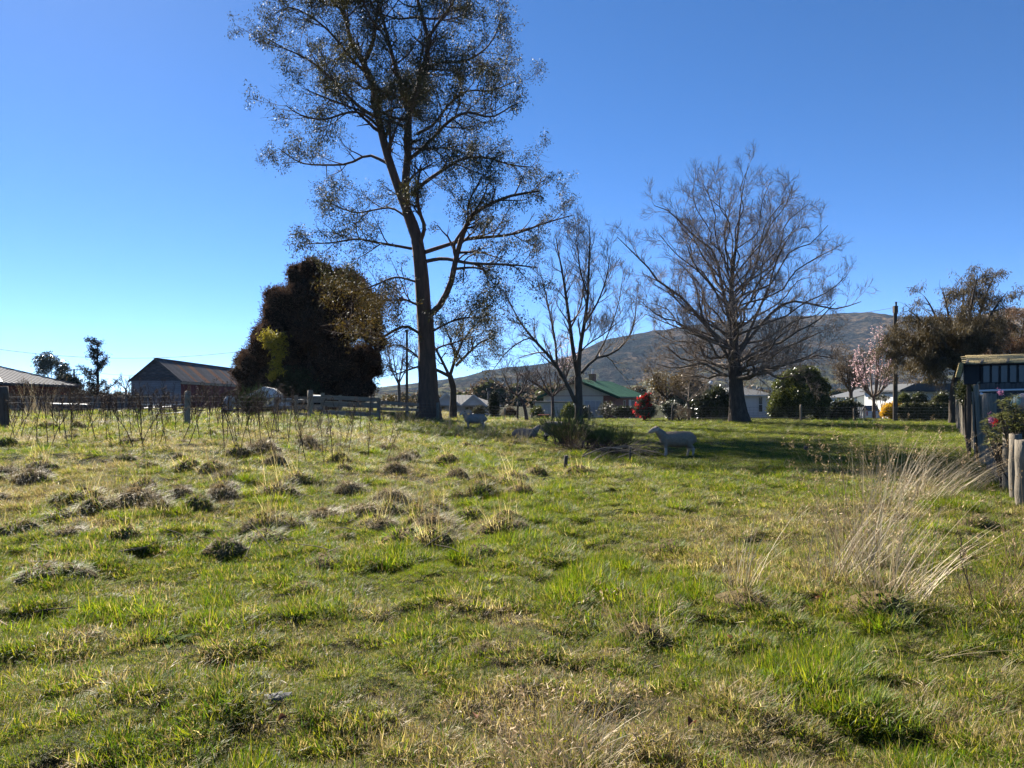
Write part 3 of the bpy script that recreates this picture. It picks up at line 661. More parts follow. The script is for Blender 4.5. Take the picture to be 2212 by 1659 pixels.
# leafy twiggy tree right behind the gum
small_tree('thorn_tree', 'low twiggy tree with small olive leaves behind the gum trunk', 978, 893, 50,
  [([(978, 893, 0), (979, 860, 0), (978, 835, 0), (972, 812, 0)], .26, .19),
   ([(975, 815, 0), (945, 800, -.5), (915, 790, -1), (880, 800, -1.6), (845, 812, -2)], .13, .02),
   ([(972, 815, 0), (950, 770, .5), (925, 730, 1), (895, 705, 1.5)], .11, .02),
   ([(972, 812, 0), (985, 770, .3), (1000, 730, .6), (990, 690, 1)], .13, .02),
   ([(985, 790, 0), (1015, 760, -.6), (1045, 735, -1.2), (1075, 730, -1.8)], .10, .02),
   ([(985, 780, 0), (975, 740, -.8), (960, 705, -1.4), (950, 680, -1.8)], .09, .02),
   ([(925, 795, -.8), (890, 760, -.2), (860, 745, .4), (835, 750, .8)], .08, .02),
   ([(1000, 735, .6), (1030, 700, 1.2), (1055, 690, 1.7)], .07, .02)],
  M['bark_dark'], 22, 11, 6, 4, (.8, 1.9), (.45, .9), (.25, .5), .1,
  dict(mat='olive_leaf', n=2, spread=.12, size=(.07, .13), keep=.5, where=lambda p: (p[:, 0] > -6.2)), .0085)
# plum and fruit trees before the brick house
small_tree('plum_tree', 'small bare plum tree with purple twigs before the bay window', 1194, 903, 55,
  [([(1194, 903, 0), (1194, 880, 0), (1193, 856, 0)], .13, .11)]+[([(1193, 858, 0), (1193+a*.4, 835, c*.4), (1193+a, 820-abs(b), c)], .06, .015) for a, b, c in [(-60, 5, 1), (-35, 25, -1), (-8, 38, 1.2), (25, 30, -1.2), (55, 12, .8), (70, 0, -.5), (-72, -12, -1)]],
  M['bark_plum'], 23, 9, 5, 3, (.7, 1.5), (.4, .8), (.25, .45), .2, None, .0085)
small_tree('fruit_tree', 'crooked bare fruit tree leaning by the garden fence post', 1138, 903, 54,
  [([(1138, 903, 0), (1133, 880, 0), (1125, 862, 0), (1116, 852, 0)], .14, .10)]+[([(1118, 855, 0), (1115+a*.5, 838, c*.4), (1112+a, 822-abs(b), c)], .06, .015) for a, b, c in [(-50, 2, 1), (-28, 22, -1), (5, 30, 1), (32, 22, -1), (52, 5, .6)]],
  M['bark_plum'], 24, 9, 5, 3, (.7, 1.4), (.35, .7), (.2, .4), .15, None, .0085)
small_tree('blossom_tree', 'hazy pink blossom tree rising behind the house roof', 1222, 880, 84,
  [([(1222, 885, 0), (1221, 850, 0), (1221, 820, 0)], .16, .12)]+[([(1221, 822, 0), (1221+a*.4, 790, c*.4), (1219+a, 770-abs(b), c)], .08, .02) for a, b, c in [(-22, 15, 1), (-10, 38, -1), (8, 30, 1), (22, 10, -1), (30, -5, .5)]],
  M['bark_plum'], 25, 8, 4, 0, (.9, 1.8), (.5, .9), (.2, .4), .25, dict(mat='blossom', n=2, spread=.14, size=(.10, .16), asp=.7, keep=.5), .01)
small_tree('magnolia_tree', 'pink flowering magnolia on a slim pale trunk beside the pole', 1888, 905, 58,
  [([(1888, 905, 0), (1888, 880, 0), (1887, 858, 0)], .13, .11)]+[([(1887, 860, 0), (1888+a*.55, 838, c*.5), (1888+a, 800-abs(b), c)], .07, .015) for a, b, c in [(-34, 0, .8), (-24, 35, -.8), (-10, 55, .8), (6, 75, -.3), (22, 55, .8), (34, 15, -.8), (-40, -18, -.3), (40, -12, .4), (12, 85, .2)]],
  M['bark_grey'], 26, 10, 4, 0, (.6, 1.4), (.3, .6), (.2, .4), .3, dict(mat='blossom', n=2, spread=.09, size=(.09, .15), asp=.7, keep=.62, where=lambda p: p[:, 2] > 2.6), .009)
small_tree('wattle_tree', 'brown feathery tree left of the pink magnolia', 1838, 900, 70,
  [([(1838, 900, 0), (1838, 870, 0), (1838, 845, 0)], .2, .16)]+[([(1838, 850, 0), (1838+a*.5, 822, c*.4), (1838+a, 795-abs(b), c)], .09, .02) for a, b, c in [(-34, -15, 1), (-28, 5, -1), (-5, 18, 1.2), (20, 5, -1.2), (34, -12, 1), (-12, -30, -1.8), (25, -35, .5), (-30, -45, .6)]],
  M['bark_dark'], 27, 10, 5, 0, (.8, 1.7), (.4, .8), (.2, .4), .05, dict(mat='brown_leaf', n=7, spread=.16, size=(.10, .2), asp=.3, keep=.75), .01)
small_tree('pruned_tree', 'small grey leafless tree with knobbly pruned branches', 1488, 903, 55,
  [([(1488, 903, 0), (1487, 880, 0), (1485, 866, 0)], .11, .09)]+[([(1486, 868, 0), (1486+a*.5, 855, c*.4), (1486+a, 848-abs(b), c)], .05, .015) for a, b, c in [(-45, -4, 1), (-28, 12, -1), (3, 18, 1), (28, 10, -1), (40, -6, .6)]],
  M['bark_grey'], 28, 8, 4, 3, (.5, 1.1), (.3, .6), (.2, .35), .1, None, .0085)
small_tree('ochre_tree', 'rounded ochre leaved tree behind the red rhododendron', 1440, 902, 60,
  [([(1440, 902, 0), (1440, 880, 0), (1441, 860, 0)], .15, .12)]+[([(1441, 862, 0), (1441+a*.5, 845, c*.4), (1441+a, 828-abs(b), c)], .07, .02) for a, b, c in [(-38, -8, .8), (-25, 8, -.8), (-4, 14, 1), (22, 10, -1), (40, -8, .8), (-35, -28, -.4), (40, -30, 0)]],
  M['bark_dark'], 29, 9, 5, 0, (.6, 1.3), (.35, .7), (.2, .4), .05, dict(mat='ochre_leaf', n=6, spread=.14, size=(.10, .18), asp=.4, keep=.7), .009)
small_tree('bare_tree', 'faint leafless tree left of the grey barn gable', 272, 850, 110,
  [([(272, 862, 0), (272, 848, 0), (271, 838, 0)], .16, .12)]+[([(271, 842, 0), (271+a*.5, 830, c*.4), (271+a, 822-abs(b), c)], .06, .02) for a, b, c in [(-20, -2, 1), (-8, 6, -1), (8, 4, 1), (20, -4, -1)]],
  M['bark_grey'], 30, 7, 5, 0, (.7, 1.5), (.4, .8), (.2, .4), .25, None, .018)
small_tree('bare_tree', 'thin leafless tree far off beside the dark pole', 862, 870, 78,
  [([(862, 885, 0), (862, 850, 0), (861, 820, 0)], .2, .15)]+[([(861, 830, 0), (861+a*.5, 795, c*.4), (861+a, 765-abs(b), c)], .09, .02) for a, b, c in [(-34, -12, 1.4), (-15, 18, -1.4), (12, 22, 1.4), (34, -5, -1.4), (-30, -40, .4)]],
  M['bark_grey'], 31, 8, 6, 3, (1.2, 2.4), (.6, 1.2), (.4, .7), .2, None, .012)
# weeping she-oak on the right, and its browner neighbour
def sheoak(label, px, d, top, mats, seed, stems, n1, n2, hang, where=None):
    r_ = np.random.default_rng(seed); loc = G(px, d); loc[2] -= .05
    tr = [W(a, b, d+c) for a, b, c in stems[0][0]]; tr[0] = loc.copy()
    T, TPp, TRr = trunk_tube(tr, np.linspace(stems[0][1], stems[0][2], len(tr)), sides=10, K=12, seed=seed)
    P, R = limb_arrays([([W(a, b, d+c) for a, b, c in s], r0, r1) for s, r0, r1 in stems[1:]], 10)
    a1, s1 = spawn(r_, P, R, n1, .2, 1., (.9, 2.1), (30, 75), .15, .16, -.02, 5, .5, .013)
    a2, s2 = spawn(r_, a1, s1, n2, .15, 1., (.5, 1.1), (30, 80), -.1, .2, -.12, 5, .6, .009)
    ti = a2[:, 1:].reshape(-1, 3)
    dn = fbm(ti[:, 0]*.8+ti[:, 1]*.5, ti[:, 2]*.8, 3, seed); ti = ti[r_.random(len(ti)) < np.clip((dn-.33)/.15, .1, 1)]
    cr = leaves(r_, ti, 15, .13, hang, .13, 1.5)
    return finish_tree('sheoak_tree', label, 'tree', loc, T, [('limb', [tubes(P, R, 6)]), ('branch', [tubes(a1, s1, 4), tubes(a2, s2, 3)])], M['bark_dark'], cr, M[mats])
sheoak('broad weeping olive brown tree towering over the mossy roofed shed', 2062, 48, 600, 'sheoak', 41,
  [([(2062, 905, 0), (2060, 860, 0), (2066, 820, 0), (2075, 790, 0)], .30, .24)]+
  [([(2072, 800, 0), (2072+a*.35, 770-b*.25, c*.4), (2072+a*.75, 745-b*.7, c*.8), (2072+a, 745-b, c)], .15, .025) for a, b, c in
   [(-140, 20, 1), (-110, 75, -1.5), (-75, 105, 1.5), (-35, 115, -1), (10, 120, 1.5), (40, 150, -.5), (75, 148, 1), (100, 110, -1), (110, 55, 1), (-150, -30, -.5), (-120, -55, 1.8), (-60, 40, -2.5), (30, 60, -2.6), (70, 5, -2.), (-90, -5, 2.6), (20, 20, 2.5), (60, 70, 2.4), (-165, 5, .3), (-50, -40, -2)]],
  12, 6, (.16, .34))
sheoak('russet feathery tree at the right edge behind the shed', 2195, 54, 670, 'sheoak_red', 42,
  [([(2195, 905, 0), (2194, 850, 0), (2192, 800, 0)], .25, .2)]+
  [([(2192, 805, 0), (2192+a*.4, 770-b*.3, c*.4), (2192+a, 745-b, c)], .12, .025) for a, b, c in
   [(-75, 20, 1), (-50, 55, -1), (-15, 70, 1.2), (25, 75, -1), (60, 60, 1), (90, 25, -1), (-80, -25, -1), (40, 10, 2), (-20, 0, -2), (110, -10, .5)]], 11, 5, (.14, .3))
# ------------------------------------------------------------------ shrubs, hedges, conifers
def blob(c, r, rng, n=10, m=14, jit=.12):
    th = np.linspace(.02, np.pi-.02, n)[:, None]; ph = np.arange(m)/m*2*np.pi
    u = np.stack([np.sin(th)*np.cos(ph), np.sin(th)*np.sin(ph), np.cos(th)+0*ph], -1)
    v = np.asarray(c)+u*np.asarray(r)*(1+jit*rng.standard_normal((n, m, 1)))
    i = np.arange(m); j = (i+1) % m; b = (np.arange(n-1)*m)[:, None]
    return v.reshape(-1, 3), np.stack([b+i, b+m+i, b+m+j, b+j], -1).reshape(-1, 4)
def shell(rng, lobes, per, lo=.72, hi=1.06):
    P, O = [], []
    tot = sum(np.prod(r)**(2/3) for c, r in lobes)
    for c, r in lobes:
        k = max(20, int(per*np.prod(r)**(2/3)/tot)); u = nrm(rng.standard_normal((k, 3)))
        f = lo+(hi-lo)*rng.random((k, 1)); f *= .9+.25*(fbm(u[:, :1]*2.3+c[0], u[:, 2:]*2.3+u[:, 1:2], 3, 4)-.3)
        p = c+u*r*f
        inside = np.zeros(k, bool)
        for c2, r2 in lobes:
            if c2 is c: continue
            inside |= (((p-c2)/r2)**2).sum(1) < .5
        P.append(p[~inside]); O.append(u[~inside])
    return np.concatenate(P), np.concatenate(O)
def shrub(name, label, cat, px, d, lobes, mat, n, size, asp=.45, seed=1, stem='bark_dark', core=None, extra=None, outw=.9, droop=.1, group=None, per=3, spread=.05, zfac=1., corefac=.8):
    """lobes: (px, py, dd, radius px)"""
    r_ = np.random.default_rng(seed); loc = G(px, d); loc[2] -= .03
    L = [(W(a, b, d+c), np.array([1, 1, zfac])*rp/F*d) for a, b, c, rp in lobes]
    root = thing(name, label, cat, loc, group=group)
    p, o = shell(r_, L, n/per)
    ok = p[:, 2] > loc[2]+.03; p, o = p[ok], o[ok]
    v, q = leaves(r_, p, per, spread, size, asp, droop, o, outw)
    tag(link('foliage', mesh_np('foliage', rel(v, loc), q, M[mat]), root), kind='stuff')
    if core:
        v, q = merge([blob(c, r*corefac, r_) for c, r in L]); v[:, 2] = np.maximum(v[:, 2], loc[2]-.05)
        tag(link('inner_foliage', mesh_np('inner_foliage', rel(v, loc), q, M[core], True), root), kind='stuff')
    # stems
    st = []
    for c, r in L[:9]:
        st.append(resample([loc, loc*.5+c*.5+r_.normal(0, .08, 3), c], 6))
    v, q = tubes(np.stack(st), np.tile(np.linspace(.06, .02, 6), (len(st), 1)), 5)
    link('stem', mesh_np('stem', rel(v, loc), q, M[stem]), root)
    for nm, m2, k, sz, frac in (extra or []):
        sel = r_.choice(len(p), min(k, len(p)), replace=False); sel = sel[frac(p[sel])] if frac else sel
        v, q = leaves(r_, p[sel]+o[sel]*.08, 7, sz*.35, (sz*.6, sz), .75, 0, o[sel], .6)
        tag(link(nm, mesh_np(nm, rel(v, loc), q, M[m2]), root), kind='stuff')
    return root
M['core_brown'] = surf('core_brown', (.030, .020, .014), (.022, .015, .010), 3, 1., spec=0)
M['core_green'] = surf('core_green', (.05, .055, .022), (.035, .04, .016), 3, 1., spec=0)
rc = np.random.default_rng(77)
CL = [(660, 615, 40), (703, 622, 48), (752, 632, 52), (640, 648, 44), (608, 652, 36), (602, 690, 48), (640, 690, 45), (563, 752, 36), (543, 782, 34), (530, 812, 28), (580, 792, 45), (622, 755, 52), (680, 712, 62), (742, 700, 66), (790, 662, 38), (800, 712, 42), (783, 785, 46), (722, 785, 68), (655, 800, 62), (592, 832, 44), (545, 842, 30), (765, 840, 48), (693, 850, 55), (798, 838, 22), (625, 850, 48), (800, 795, 24), (725, 650, 50), (665, 655, 45), (585, 722, 36)]
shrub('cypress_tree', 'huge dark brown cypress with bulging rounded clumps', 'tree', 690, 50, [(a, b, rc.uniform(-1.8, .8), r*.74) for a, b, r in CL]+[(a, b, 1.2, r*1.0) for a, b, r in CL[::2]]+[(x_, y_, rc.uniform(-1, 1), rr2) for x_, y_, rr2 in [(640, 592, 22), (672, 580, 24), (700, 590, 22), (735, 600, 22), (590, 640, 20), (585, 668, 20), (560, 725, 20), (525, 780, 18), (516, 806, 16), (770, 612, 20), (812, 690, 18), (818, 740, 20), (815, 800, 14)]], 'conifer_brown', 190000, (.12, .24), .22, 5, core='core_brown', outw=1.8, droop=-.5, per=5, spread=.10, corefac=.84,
      extra=[])
# its gold sprays, and the smaller conifers
def sprays(root, pts, mat, seed, n=60, name='gold_spray'):
    r_ = np.random.default_rng(seed); loc = np.array(root.location)
    for a, b, dd, rp in pts:
        c = W(a, b, 50+dd); v, q = leaves(r_, c+r_.standard_normal((n, 3))*rp/F*50*np.array([.6, .4, .5]), 5, .05, (.12, .24), .25, .9, None)
        tag(link(name, mesh_np(name, rel(v, loc), q, M[mat]), root), kind='stuff')
cyp = [o for o in COL.objects if o.name == 'cypress_tree'][0]
sprays(cyp, [(577, 722, -3.4, 12), (590, 728, -3.6, 14), (607, 730, -3.8, 14), (600, 752, -3.9, 13), (597, 780, -3.9, 10), (602, 800, -3.9, 10), (588, 810, -3.7, 8), (606, 765, -3.8, 10), (583, 742, -3.6, 10)], 'conifer_gold', 3)
sprays(cyp, [(610, 828, -3.2, 16), (640, 835, -3.4, 20), (670, 838, -3.5, 18), (590, 838, -3, 14), (650, 812, -3.4, 16), (622, 806, -3.3, 16)], 'conifer_green', 4, 110, 'green_spray')

def spruce(label, px, d, top, base, seed, w, name='spruce_tree', mat='spruce'):
    r_ = np.random.default_rng(seed); loc = G(px, d); loc[2] -= .05; tipz = W(px, top, d)
    hgt = tipz[2]-loc[2]
    tr, TP_, TR_ = trunk_tube([loc, loc+np.array([.05, 0, hgt*.5]), tipz], [.16, .11, .03], sides=8, K=10, seed=seed)
    limbs = []
    for k in range(26):
        s = .14+.84*(k/26)+r_.normal(0, .02); z = loc[2]+hgt*s; a = r_.random()*6.28; L = w*(1.08-s)**.55*r_.uniform(.35, 1.15)
        p0 = np.array([loc[0], loc[1], z]); dirv = np.array([math.cos(a), math.sin(a), .25+.4*r_.random()]); limbs.append(([p0, p0+dirv*L*.5, p0+dirv*L+np.array([0, 0, .08*L])], .05, .012))
    P, R = limb_arrays(limbs, 7)
    a1, s1 = spawn(r_, P, R, 7, .15, 1., (.3, .7), (30, 65), .1, .15, .02, 4, .6, .01)
    cr = leaves(r_, np.concatenate([a1.reshape(-1, 3), P[:, 2:].reshape(-1, 3)]), 7, .10, (.12, .22), .3, -.3)
    return finish_tree(name, label, 'tree', loc, tr, [('limb', [tubes(P, R, 5)]), ('branch', [tubes(a1, s1, 3)])], M['bark_dark'], cr, M[mat])
spruce('ragged dark spruce standing between the hip roofed shed and barn', 210, 64, 735, 855, 61, 1.9)
shrub('gum_tree', 'distant gum tree with round clumps behind the hip roof', 'tree', 108, 110, [(88, 782, 0, 11), (103, 775, .6, 12), (113, 783, -.5, 11), (100, 792, 0, 10), (92, 800, 0, 9), (133, 790, .5, 9), (140, 800, 0, 9), (127, 805, 0, 8)], 'dark_leaf', 5200, (.22, .4), .35, 62, per=4, spread=.22)
for k, (a, b, c) in enumerate([(150, 824, 13), (163, 828, 11), (132, 826, 11)]):
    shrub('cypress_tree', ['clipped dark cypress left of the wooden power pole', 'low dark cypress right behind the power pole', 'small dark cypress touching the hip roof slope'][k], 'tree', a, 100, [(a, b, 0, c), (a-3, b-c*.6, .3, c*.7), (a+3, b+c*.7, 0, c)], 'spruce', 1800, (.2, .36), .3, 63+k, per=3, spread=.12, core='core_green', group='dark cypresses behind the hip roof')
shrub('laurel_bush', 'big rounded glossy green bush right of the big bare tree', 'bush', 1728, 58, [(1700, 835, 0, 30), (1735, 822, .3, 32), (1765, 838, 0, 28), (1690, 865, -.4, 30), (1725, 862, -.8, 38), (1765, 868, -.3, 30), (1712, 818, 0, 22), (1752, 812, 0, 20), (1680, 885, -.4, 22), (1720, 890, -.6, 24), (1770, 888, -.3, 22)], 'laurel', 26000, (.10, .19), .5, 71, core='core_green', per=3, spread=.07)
shrub('dark_shrub', 'dark glossy shrub left of the big bare trunk', 'bush', 1545, 57, [(1525, 868, 0, 22), (1550, 855, .2, 22), (1570, 868, 0, 18), (1540, 885, -.3, 24), (1565, 888, 0, 16), (1518, 888, 0, 16)], 'dark_leaf', 11000, (.10, .18), .5, 72, core='core_green', per=3, spread=.07)
shrub('dark_shrub', 'black green shrub with yellow leaf tips beside the big laurel bush', 'bush', 1815, 58, [(1810, 882, 0, 17), (1832, 878, .3, 16), (1820, 895, 0, 16), (1838, 893, 0, 14), (1800, 895, 0, 13)], 'dark_leaf', 6500, (.10, .18), .5, 73, core='core_green', per=3, spread=.07, extra=[('yellow_leaf', 'rhodo_leaf', 40, .14, lambda p: p[:, 2] > .9)])
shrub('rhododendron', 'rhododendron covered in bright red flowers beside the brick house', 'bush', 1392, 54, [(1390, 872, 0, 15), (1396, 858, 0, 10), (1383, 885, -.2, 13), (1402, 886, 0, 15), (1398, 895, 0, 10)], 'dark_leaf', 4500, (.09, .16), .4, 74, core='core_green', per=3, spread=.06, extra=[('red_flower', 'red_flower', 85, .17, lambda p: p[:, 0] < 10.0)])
shrub('azalea', 'small bush with white flowers behind the wire fence', 'bush', 1446, 54, [(1440, 882, 0, 12), (1452, 874, 0, 10), (1448, 892, 0, 10)], 'dark_leaf', 2200, (.09, .15), .4, 75, core='core_green', per=3, spread=.06, extra=[('white_flower', 'white_flower', 30, .15, None)])
shrub('brown_shrub', 'brown twiggy round shrub behind the fence post', 'bush', 1102, 60, [(1102, 890, 0, 12), (1092, 893, 0, 8), (1112, 893, 0, 8)], 'brown_leaf', 1800, (.08, .15), .3, 76, core='core_brown', per=3)
shrub('brown_shrub', 'dry brown twiggy shrub under the pruned grey tree', 'bush', 1468, 54.5, [(1462, 890, 0, 14), (1480, 893, 0, 11), (1455, 896, 0, 9)], 'brown_leaf', 2600, (.12, .22), .12, 77, per=3)
shrub('small_conifer', 'narrow dark conifer right of the grey cottage roof', 'tree', 1067, 66, [(1067, 862, 0, 10), (1066, 874, 0, 11), (1067, 886, 0, 12), (1068, 853, 0, 7)], 'spruce', 2600, (.12, .24), .3, 78, core='core_green', per=3)
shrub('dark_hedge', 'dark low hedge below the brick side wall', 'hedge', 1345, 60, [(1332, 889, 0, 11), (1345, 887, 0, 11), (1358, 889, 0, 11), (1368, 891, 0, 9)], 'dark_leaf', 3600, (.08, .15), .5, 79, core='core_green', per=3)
shrub('forsythia_bush', 'bright yellow flowering bush left of the clipped hedge', 'bush', 1926, 56, [(1918, 885, 0, 13), (1930, 882, .2, 14), (1942, 885, 0, 11), (1912, 893, 0, 9), (1930, 894, 0, 12), (1944, 893, 0, 10)], 'forsythia', 9000, (.06, .11), .6, 80, core='core_green', per=4, spread=.05, corefac=.7)
shrub('clipped_hedge', 'long clipped hedge of olive leaves along the garden fence', 'hedge', 2005, 54, [(1950+k*13, 887, 0, 15) for k in range(9)]+[(1956+k*13, 880, 0, 11) for k in range(8)]+[(1952+k*13, 896, 0, 11) for k in range(9)], 'hedge', 15000, (.06, .11), .55, 81, core='core_green', per=4, spread=.05)
shrub('topiary_cone', 'dark green clipped cone behind the hedge', 'bush', 1953, 62, [(1953, 858, 0, 11), (1946, 864, 0, 10), (1961, 865, 0, 10), (1953, 872, 0, 13)], 'laurel', 3000, (.06, .11), .5, 82, core='core_green', per=3)
shrub('umbrella_tree', 'little flat topped tree with crooked trunk behind the magnolia', 'tree', 1903, 60, [(1885, 860, 0, 7), (1900, 857, 0, 8), (1914, 860, 0, 7), (1893, 862, .3, 6), (1907, 862, .3, 6)], 'hedge', 1500, (.08, .14), .35, 83, per=3, zfac=.5)
shrub('creeper_trellis', 'pale leafy creeper on the garden trellis before the brick house', 'plant', 1310, 58, [(1303, 880, 0, 9), (1315, 876, 0, 10), (1322, 886, 0, 9), (1308, 891, 0, 9), (1296, 890, 0, 7)], 'hedge', 1500, (.07, .13), .5, 84, per=3)
shrub('mixed_scrub', 'pale shrubs far behind the stockyard by the pole', 'bush', 855, 90, [(830, 868, 0, 10), (850, 865, 0, 11), (870, 868, 0, 10), (890, 870, 0, 9)], 'olive_leaf', 2600, (.16, .28), .35, 85, per=3)
shrub('dark_shrub', 'leafy shrub hiding the left wall of the mossy shed', 'bush', 2092, 24, [(2086, 838, 0, 14), (2096, 850, 0, 12), (2088, 862, .2, 14), (2078, 852, .3, 10)], 'rhodo_leaf', 2400, (.06, .11), .4, 86, per=3, core='core_green')
for k, (a, b, dd_, rp, lab) in enumerate([(1985, 862, 62, 16, 'dark shrub behind the hedge hiding the villa corner'), (2035, 862, 60, 17, 'dark shrub behind the right end of the hedge'), (1850, 880, 63, 12, 'olive shrub above the white paling fence'), (1505, 872, 64, 20, 'tall dark shrub behind the pruned grey tree'), (1230, 885, 60, 13, 'dark shrub under the plum tree before the house'), (1262, 889, 59, 10, 'low dark shrub beside the leaning bare trunk'), (1160, 888, 58, 9, 'small green shrub by the crooked fruit tree'), (1035, 886, 64, 9, 'green shrub before the cottage right end')]):
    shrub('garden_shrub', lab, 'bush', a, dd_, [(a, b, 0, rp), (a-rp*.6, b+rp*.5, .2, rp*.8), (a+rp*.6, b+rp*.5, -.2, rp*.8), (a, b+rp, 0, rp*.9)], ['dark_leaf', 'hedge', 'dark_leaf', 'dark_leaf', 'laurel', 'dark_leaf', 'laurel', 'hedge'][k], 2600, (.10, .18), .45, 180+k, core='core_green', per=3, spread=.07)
# a belt of trees far off, one mass
rf = np.random.default_rng(90); L = []
for k in range(120):
    px = rf.uniform(-300, 1080); d = rf.uniform(170, 330); r = rf.uniform(1.4, 3.4)*(.55 if px > 300 else .8); c = G(px, d); c[2] += r*.8; L.append((c, np.array([r*1.3, r, r])))
for k in range(150):
    px = rf.uniform(1000, 2500); d = rf.uniform(140, 400); r = rf.uniform(1.6, 3.6); c = G(px, d); c[2] += r*.8; L.append((c, np.array([r*1.3, r, r])))
p, o = shell(rf, L, 30000)
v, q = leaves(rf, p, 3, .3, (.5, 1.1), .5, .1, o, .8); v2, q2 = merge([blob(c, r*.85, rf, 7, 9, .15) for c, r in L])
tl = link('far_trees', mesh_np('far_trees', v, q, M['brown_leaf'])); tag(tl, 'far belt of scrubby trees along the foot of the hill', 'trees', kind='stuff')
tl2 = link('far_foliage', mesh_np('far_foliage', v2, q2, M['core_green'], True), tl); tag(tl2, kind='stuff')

# ------------------------------------------------------------------ buildings
def corr_sheet(w, L, pitch, amp, n=None):
    """corrugated sheet in local (u along x, v along y), ridged in z"""
    k = int(w/pitch)*4+1; u = np.linspace(0, w, k); z = amp*np.sin(u/pitch*2*np.pi)
    v = np.array([[a, 0, b] for a, b in zip(u, z)]+[[a, L, b] for a, b in zip(u, z)])
    return v, np.array([(i, i+1, k+i+1, k+i) for i in range(k-1)])
def place_sheet(v, o, ux, uv):
    o, ux, uv = (np.asarray(a, float) for a in (o, ux, uv)); n = np.cross(ux, uv)
    return o+v[:, :1]*ux+v[:, 1:2]*uv+v[:, 2:]*n
def window(parent, x0, x1, y, z0, z1, nx=2, nz=1, fm='white_paint', pm='glass', depth=.06, axis='y'):
    """window on a wall that faces -y (axis y) or +x (axis x, then y is the x of the wall and x0..x1 run along y)"""
    def bx(mb, a0, a1, d0, d1, c0, c1):
        return mb.box(a0, a1, y+d0, y+d1, c0, c1) if axis == 'y' else mb.box(y-d1, y-d0, a0, a1, c0, c1)
    f = MB(); fw = .07
    bx(f, x0, x1, -depth, -.003, z0, z0+fw); bx(f, x0, x1, -depth, -.003, z1-fw, z1)
    bx(f, x0, x0+fw, -depth, -.003, z0+fw+.001, z1-fw-.001); bx(f, x1-fw, x1, -depth, -.003, z0+fw+.001, z1-fw-.001)
    for k in range(1, nx):
        c = x0+(x1-x0)*k/nx; bx(f, c-.03, c+.03, -depth+.005, -.003, z0+fw+.001, z1-fw-.001)
    for k in range(1, nz):
        c = z0+(z1-z0)*k/nz; bx(f, x0+fw+.001, x1-fw-.001, -depth+.008, -.003, c-.025, c+.025)
    w = f.obj('window', M[fm], parent)
    for a in range(nx):
        for c in range(nz):
            g = MB(); bx(g, x0+(x1-x0)*a/nx+.02, x0+(x1-x0)*(a+1)/nx-.02, -.03, -.004, z0+(z1-z0)*c/nz+.02, z0+(z1-z0)*(c+1)/nz-.02); g.obj('pane', M[pm], w)
    s = MB(); bx(s, x0-.06, x1+.06, -depth-.06, -.002, z0-.08, z0-.002); s.obj('sill', M[fm], w)
    return w
# ---- rusty roofed barn on the left
fd = 66.; c0 = W(382.6, 822.4, fd); l0 = W(291.6, 823.5, fd+1.2)
bx_ = (c0+l0)/2; wv = c0-l0; hw = np.linalg.norm(wv[:2])/2-.12; rzb = math.atan2(wv[1], wv[0])
az_ = math.atan2(-2.0, 24.)   # along the ridge
gz = float(zt(bx_[0], fd)); eh = 1.65+38/F*fd-gz; rh = 1.65+85/F*fd-gz; BL = 24.
barn = thing('barn', 'grey weatherboard barn with rust striped corrugated roof and red side', 'barn', (bx_[0], bx_[1], gz), math.atan2(1.9, 24.))
# a frame set square to the ridge
MB().box(-hw+.02, hw-.02, .12, BL, -.2, eh).obj('wall_frame', M['timber_dark'], barn)
nb = 17
for k in range(nb):          # lower painted boards of the gable
    z0 = eh*.0+k*eh/nb; MB().box(-hw, hw, 0-.012*(k % 2), .11, z0+.004, z0+eh/nb-.006).obj('board', M['paint_grey'], barn)
nb = 7
for k in range(nb):          # peeling upper boards
    z0 = eh+k*(rh-eh)/nb; z1 = z0+(rh-eh)/nb-.018; a = hw*(1-k/nb)-.05; b_ = max(.03, hw*(1-(k+1)/nb)-.05)
    MB().prism([(-a, z0), (a, z0), (b_, z1), (-b_, z1)], -.02, .1).obj('board', M['paint_dark'], barn)
sl = math.hypot(hw+.18, rh-eh); ov = .22
nsh = 32; sw = BL/nsh
for sgn in (1, -1):
    uv = np.array([sgn*hw, 0, -(rh-eh)]); uv = uv/np.linalg.norm(uv); L_ = math.hypot(hw, rh-eh)+.18
    v, q = corr_sheet(sw+.03, L_, .19, .022)
    pv = place_sheet(v, (0, 0, 0), (0, 1, 0), uv) if sgn > 0 else place_sheet(v, (0, 0, 0), (0, 1, 0), uv)
    mg = mesh_np('roof_sheet', pv, q, M['iron_grey'], True); mr_ = mesh_np('roof_sheet', pv, q, M['iron_rust'], True)
    for k in range(nsh):
        rust = k in (5, 9, 10, 16, 17, 22, 26)
        o = link('roof_sheet', mr_ if rust else mg, barn); o.location = (0, -ov+k*sw, rh+.06+(.012 if k % 2 else 0))
MB().bar((0, -ov-.05, rh+.09), (0, BL, rh+.09), .34, .05).obj('ridge_cap', M['iron_grey'], barn)
for sgn in (1, -1):
    MB().bar((0, -ov+.05, rh-.02), (sgn*(hw+.18), -ov+.05, eh-.10), .05, .17).obj('barge_board', M['iron_grey'] if sgn > 0 else M['timber_dark'], barn)
MB().box(hw+.04, hw+.10, -.1, BL, eh-.28, eh-.06).obj('fascia', M['trim_beige'], barn)
MB().box(hw-.015, hw+.02, .1, BL, 0, eh-.3).obj('side_wall', M['paint_red'], barn)

